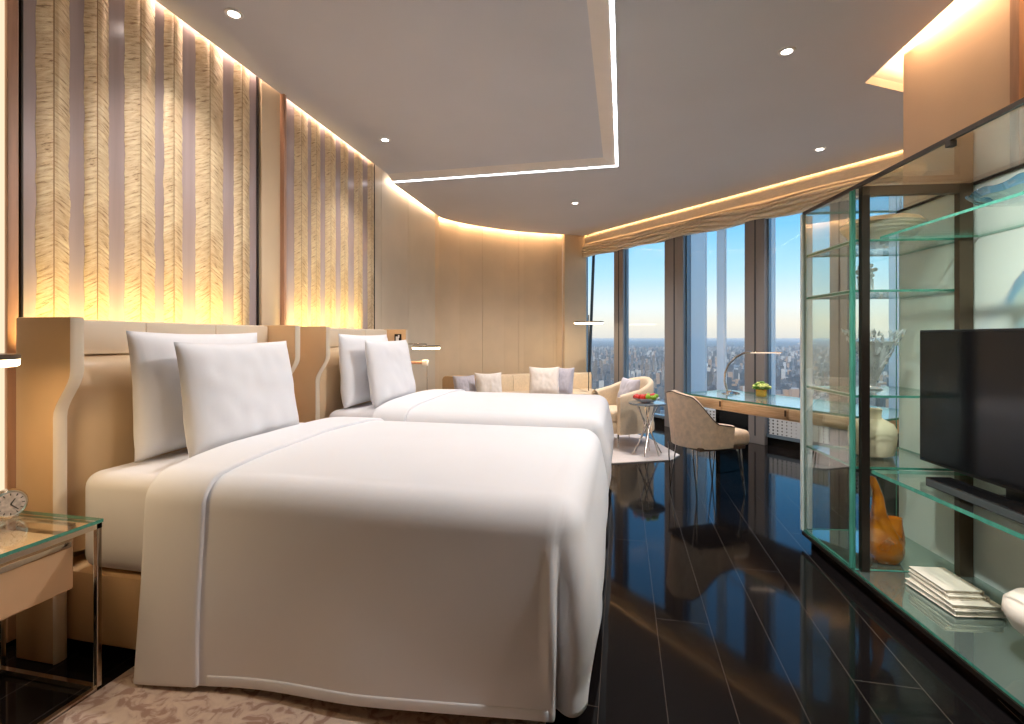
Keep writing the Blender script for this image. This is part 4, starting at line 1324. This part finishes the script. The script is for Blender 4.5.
# amber vase
rt = thing('amber_vase', 'amber glass teardrop vase with a tall bent neck on the mirror base', 'vase', CW(.22, -.435, .0885), TH)
m = MB()
def bend(x, y, z, a, t):
    s = max(0, z - .14) / .28
    return x - .055 * s - .01 * math.sin(s * 6), y * .8, z
m.lathe([(.05, 0), (.075, .006), (.092, .035), (.096, .075), (.088, .12), (.07, .17), (.048, .23), (.034, .29), (.027, .35), (.022, .41), (.02, .455), (.014, .455), (.015, .40), (.022, .28), (.06, .16), (.08, .08), (.06, .03), (.001, .02)], seg=40, fn=bend)
def bend2(x, y, z, a, t): return x + .045, y * .75, z
m.lathe([(.05, .06), (.058, .11), (.052, .16), (.045, .20), (.044, .236), (.038, .236), (.038, .19), (.045, .12), (.001, .07)], seg=32, fn=bend2)
m.obj('vase_body', MT['amber'], rt)
# books
bz = .0925
books = [((.27, -.84), .30, .21, .026, .05, 'lowest wide cream book of the stack on the mirror base'),
         ((.27, -.845), .285, .20, .022, -.02, 'second cream book from the bottom of the stack'),
         ((.26, -.82), .25, .17, .018, .03, 'third cream book from the bottom of the stack'),
         ((.255, -.815), .235, .16, .018, .0, 'topmost small cream book of the stack')]
z = bz
for (lx, ly), w, d, h, rz, lab in books:
    rt = thing('book', lab, 'book', CW(lx, ly, z), TH + rz, 'cream books stacked in the cabinet')
    m = MB()
    m.box((0, 0, .002), (d, w, .004), bev=.0008); m.box((0, 0, h - .002), (d, w, .004), bev=.0008); m.box((d / 2 - .003, 0, h / 2), (.005, w, h - .002), bev=.0008)
    m.obj('cover', MT['book'], rt, smooth=False)
    m = MB(); m.box((-.004, 0, h / 2), (d - .014, w - .012, h - .008)); m.obj('pages', MT['pages'], rt, smooth=False)
    z += h + .0005
# pale vase on a black stand
rt = thing('pale_egg_vase', 'pale rounded egg vase on a black stand at the cabinet base', 'vase', CW(.27, -1.30, .0885))
rt.scale = (.85, .85, .70)
m = MB(); m.lathe([(.03, 0.10), (.07, .12), (.12, .17), (.15, .24), (.145, .30), (.11, .345), (.05, .365), (.001, .368)], seg=48); m.obj('vase_body', MT['whiteceramic'], rt)
m = MB(); m.box((.03, -.03, .075), (.16, .06, .15), bev=.004); m.obj('stand', MT['blackmat'], rt, smooth=False)
m = MB(); m.lathe([(.07, 0), (.07, .008), (.02, .014)], (0, 0, 0), 24, capt=True); m.obj('foot', MT['whiteceramic'], rt)

# ------------------------------------------------------------------ the city far below
GZ = -330.0
def ground_material():
    m = bpy.data.materials.new('city_ground')
    nt, N, L = nodes(m)
    p = N['Principled BSDF']; p.inputs['Roughness'].default_value = 0.9
    tc = N.new('ShaderNodeTexCoord')
    v = N.new('ShaderNodeTexVoronoi'); v.inputs['Scale'].default_value = 0.012
    L.new(tc.outputs['Object'], v.inputs['Vector'])
    rp = N.new('ShaderNodeValToRGB'); e = rp.color_ramp.elements
    e[0].position = .0; e[0].color = lin((40, 52, 58)); e[1].position = 1; e[1].color = lin((96, 100, 100))
    x = e.new(.45); x.color = lin((52, 64, 62))
    sp = N.new('ShaderNodeSeparateColor'); L.new(v.outputs['Color'], sp.inputs[0]); L.new(sp.outputs[0], rp.inputs['Fac'])
    n2 = N.new('ShaderNodeTexNoise'); n2.inputs['Scale'].default_value = .0006; n2.inputs['Detail'].default_value = 3
    L.new(tc.outputs['Object'], n2.inputs['Vector'])
    mx = N.new('ShaderNodeMix'); mx.data_type = 'RGBA'; mx.inputs['B'].default_value = lin((60, 84, 66))
    r2 = N.new('ShaderNodeValToRGB'); r2.color_ramp.elements[0].position = .5; r2.color_ramp.elements[1].position = .6
    L.new(n2.outputs['Fac'], r2.inputs['Fac']); L.new(r2.outputs['Color'], mx.inputs['Factor']); L.new(rp.outputs['Color'], mx.inputs['A'])
    L.new(mx.outputs['Result'], p.inputs['Base Color'])
    return m
gm = MB(); gm.poly([(-30000, 300, GZ), (60000, 300, GZ), (60000, 60000, GZ), (-30000, 60000, GZ)])
struct(gm.obj('ground', ground_material(), smooth=False, world=True))
# river
rv = MB()
pts = [(700, 7000), (1500, 5600), (2300, 5000), (3600, 5600), (5200, 6200), (8200, 6000), (12000, 4000)]
L_, R_ = [], []
for i, p in enumerate(pts):
    a = Vector(pts[max(0, i - 1)] + (0,)); b = Vector(pts[min(len(pts) - 1, i + 1)] + (0,)); d = (b - a).normalized(); n = Vector((-d.y, d.x, 0)) * 260
    c = Vector(p + (0,)); L_.append(c + n); R_.append(c - n)
for i in range(len(pts) - 1):
    rv.poly([(L_[i].x, L_[i].y, GZ + 1.5), (L_[i + 1].x, L_[i + 1].y, GZ + 1.5), (R_[i + 1].x, R_[i + 1].y, GZ + 1.5), (R_[i].x, R_[i].y, GZ + 1.5)])
o = rv.obj('river', mat('river_water', (150, 160, 165), .12, var=.05, vscale=.01), smooth=False, world=True)
struct(o)
def bmat(name, col):
    m = mat(name, col, .7)
    nt, N, L = nodes(m); p = N['Principled BSDF']
    tc = N.new('ShaderNodeTexCoord'); br = N.new('ShaderNodeTexBrick')
    mp = N.new('ShaderNodeMapping'); mp.inputs['Rotation'].default_value = (PI / 2, 0, 0)
    L.new(tc.outputs['Object'], mp.inputs['Vector']); L.new(mp.outputs['Vector'], br.inputs['Vector'])
    br.inputs['Scale'].default_value = .25; br.inputs['Color1'].default_value = lin((80, 90, 100)); br.inputs['Color2'].default_value = lin((60, 66, 76)); br.inputs['Mortar'].default_value = lin(col); br.inputs['Mortar Size'].default_value = .12
    br.inputs['Brick Width'].default_value = 1.2; br.inputs['Row Height'].default_value = .9
    L.new(br.outputs['Color'], p.inputs['Base Color'])
    return m
BM = [bmat('tower_pale', (206, 204, 198)), bmat('tower_grey', (150, 152, 154)), bmat('tower_tan', (190, 172, 150)), bmat('tower_dark', (96, 104, 112))]
def tower_proto(i):
    w, d, h = ((26, 24, 95), (34, 18, 70), (22, 22, 130), (44, 20, 55))[i]
    m = MB()
    m.box((0, 0, h / 2), (w, d, h)); m.box((0, 0, h + 3), (w * .6, d * .6, 6)); m.box((w * .15, 0, h + 8), (w * .2, d * .3, 6))
    m.box((0, 0, 6), (w * 1.5, d * 1.5, 12))
    return m.obj('tower_block', BM[i], smooth=False, world=True)
protos = [tower_proto(i) for i in range(4)]
used = [False] * 4
rc = random.Random(21)
def citypos(dmin, dmax, p0=586, p1=890):
    px = p0 + (p1 - p0) * rc.random()
    d = dmin + (dmax - dmin) * rc.random() ** 1.3
    t = (px - 512) / 499
    return px, d, (-S_ + t * C_) * d, (C_ + t * S_) * d
n = 0; TW = []; tries = 0
while n < 200 and tries < 60000:
    tries += 1
    px, d, x, y = citypos(2050, 5200, 588, 800)
    if px > 690 and rc.random() < .72: continue
    if any((x - q[0]) ** 2 + (y - q[1]) ** 2 < 95 ** 2 for q in TW): continue
    TW.append((x, y))
    i = rc.randrange(4)
    if px > 690: i = rc.choice((1, 3, 3))
    o = protos[i] if not used[i] else protos[i].copy()
    if used[i]: COL.objects.link(o)
    used[i] = True
    o.location = (x, y, GZ); s = .5 + .5 * rc.random(); o.scale = (s, s, s * (.8 + .6 * rc.random())); o.rotation_euler = (0, 0, rc.choice((.2, .25, 1.8)))
    tag(o, 'small tower block in the distant city below the windows', 'building', 'tower blocks in the city view')
    n += 1
st = MB()
def addb(bm, x, y, w, d, h, a, mi):
    c, s = math.cos(a), math.sin(a)
    co = [(-w, -d), (w, -d), (w, d), (-w, d)]
    lo = [bm.verts.new((x + p * c - q * s, y + p * s + q * c, GZ)) for p, q in co]
    hi = [bm.verts.new((x + p * c - q * s, y + p * s + q * c, GZ + h)) for p, q in co]
    f = bm.faces.new(hi); f.material_index = mi
    for k in range(4):
        f = bm.faces.new((lo[k], lo[(k + 1) % 4], hi[(k + 1) % 4], hi[k])); f.material_index = mi
for k in range(14000):
    px, d, x, y = citypos(1500, 16000, 560, 920)
    if px > 700 and 4600 < d < 6400 and rc.random() < .9: continue
    if any((x - q[0]) ** 2 + (y - q[1]) ** 2 < 85 ** 2 for q in TW): continue
    h = 10 + 60 * rc.random() ** 3
    if rc.random() < .12: h = 60 + 70 * rc.random()
    addb(st.bm, x, y, 7 + 9 * rc.random(), 6 + 7 * rc.random(), h * .8, rc.choice((.2, .3, .15)), rc.choice((0, 1, 1, 2, 3, 3, 3)))
flat = [mat('roofs_pale', (196, 194, 190), .8), mat('roofs_grey', (136, 140, 144), .8), mat('roofs_tan', (176, 152, 132), .8), mat('roofs_dark', (84, 92, 98), .8)]
o = st.obj('distant_buildings', flat, smooth=False, world=True)
tag(o, 'hazy mass of low city buildings spreading to the horizon', 'city', kind='stuff')

# low evening sun from behind the tower, over the city only
sl = bpy.data.lights.new('sun', 'SUN'); sl.energy = 2.2; sl.color = lin((255, 226, 190))[:3]; sl.angle = .01
so = bpy.data.objects.new('sun', sl); COL.objects.link(so); so.location = (0, -20, 30)
so.rotation_euler = Vector((.45, .80, -.42)).to_track_quat('-Z', 'Y').to_euler()
# haze over the city
hz = bpy.data.materials.new('city_haze'); nt, N, L = nodes(hz); N.remove(N['Principled BSDF'])
vs = N.new('ShaderNodeVolumeScatter'); vs.inputs['Color'].default_value = (.9, .94, .95, 1); vs.inputs['Density'].default_value = 1 / 22000; vs.inputs['Anisotropy'].default_value = 0.0
L.new(vs.outputs[0], N['Material Output'].inputs['Volume'])
hm = MB(); hm.box((15000, 30500, -190), (90000, 60000, 260))
o = hm.obj('city_haze', hz, smooth=False, world=True)
struct(o)

# ------------------------------------------------------------------ world and render look
w = bpy.data.worlds.new('evening_sky'); sc.world = w; w.use_nodes = True
nt = w.node_tree; N, L = nt.nodes, nt.links
bg = N['Background']
tc = N.new('ShaderNodeTexCoord'); sp = N.new('ShaderNodeSeparateXYZ'); L.new(tc.outputs['Generated'], sp.inputs[0])
mr = N.new('ShaderNodeMapRange'); mr.inputs['From Min'].default_value = -.05; mr.inputs['From Max'].default_value = .6
L.new(sp.outputs['Z'], mr.inputs['Value'])
rp = N.new('ShaderNodeValToRGB'); e = rp.color_ramp.elements
def zpos(z): return (z + .05) / .65
e[0].position = 0; e[0].color = lin((196, 200, 202))
e[1].position = 1; e[1].color = lin((110, 176, 236))
for z_, c in ((0.0, (214, 208, 200)), (.025, (232, 222, 206)), (.06, (224, 230, 228)), (.12, (176, 216, 238)), (.20, (122, 192, 240)), (.30, (92, 172, 236))):
    x = e.new(zpos(z_)); x.color = lin(c)
L.new(mr.outputs[0], rp.inputs['Fac']); L.new(rp.outputs['Color'], bg.inputs['Color'])
bg.inputs['Strength'].default_value = 0.85

vs_ = sc.view_settings
sc.display_settings.display_device = 'sRGB'
vs_.view_transform = 'Standard'; vs_.look = 'None'; vs_.exposure = 0.8; vs_.gamma = 1.0; vs_.use_curve_mapping = False
cy = sc.cycles
cy.max_bounces = 14; cy.diffuse_bounces = 5; cy.glossy_bounces = 6; cy.transmission_bounces = 10; cy.transparent_max_bounces = 40; cy.volume_bounces = 1
cy.use_denoising = True
cy.sample_clamp_indirect = 6.0
cy.caustics_reflective = False; cy.caustics_refractive = False
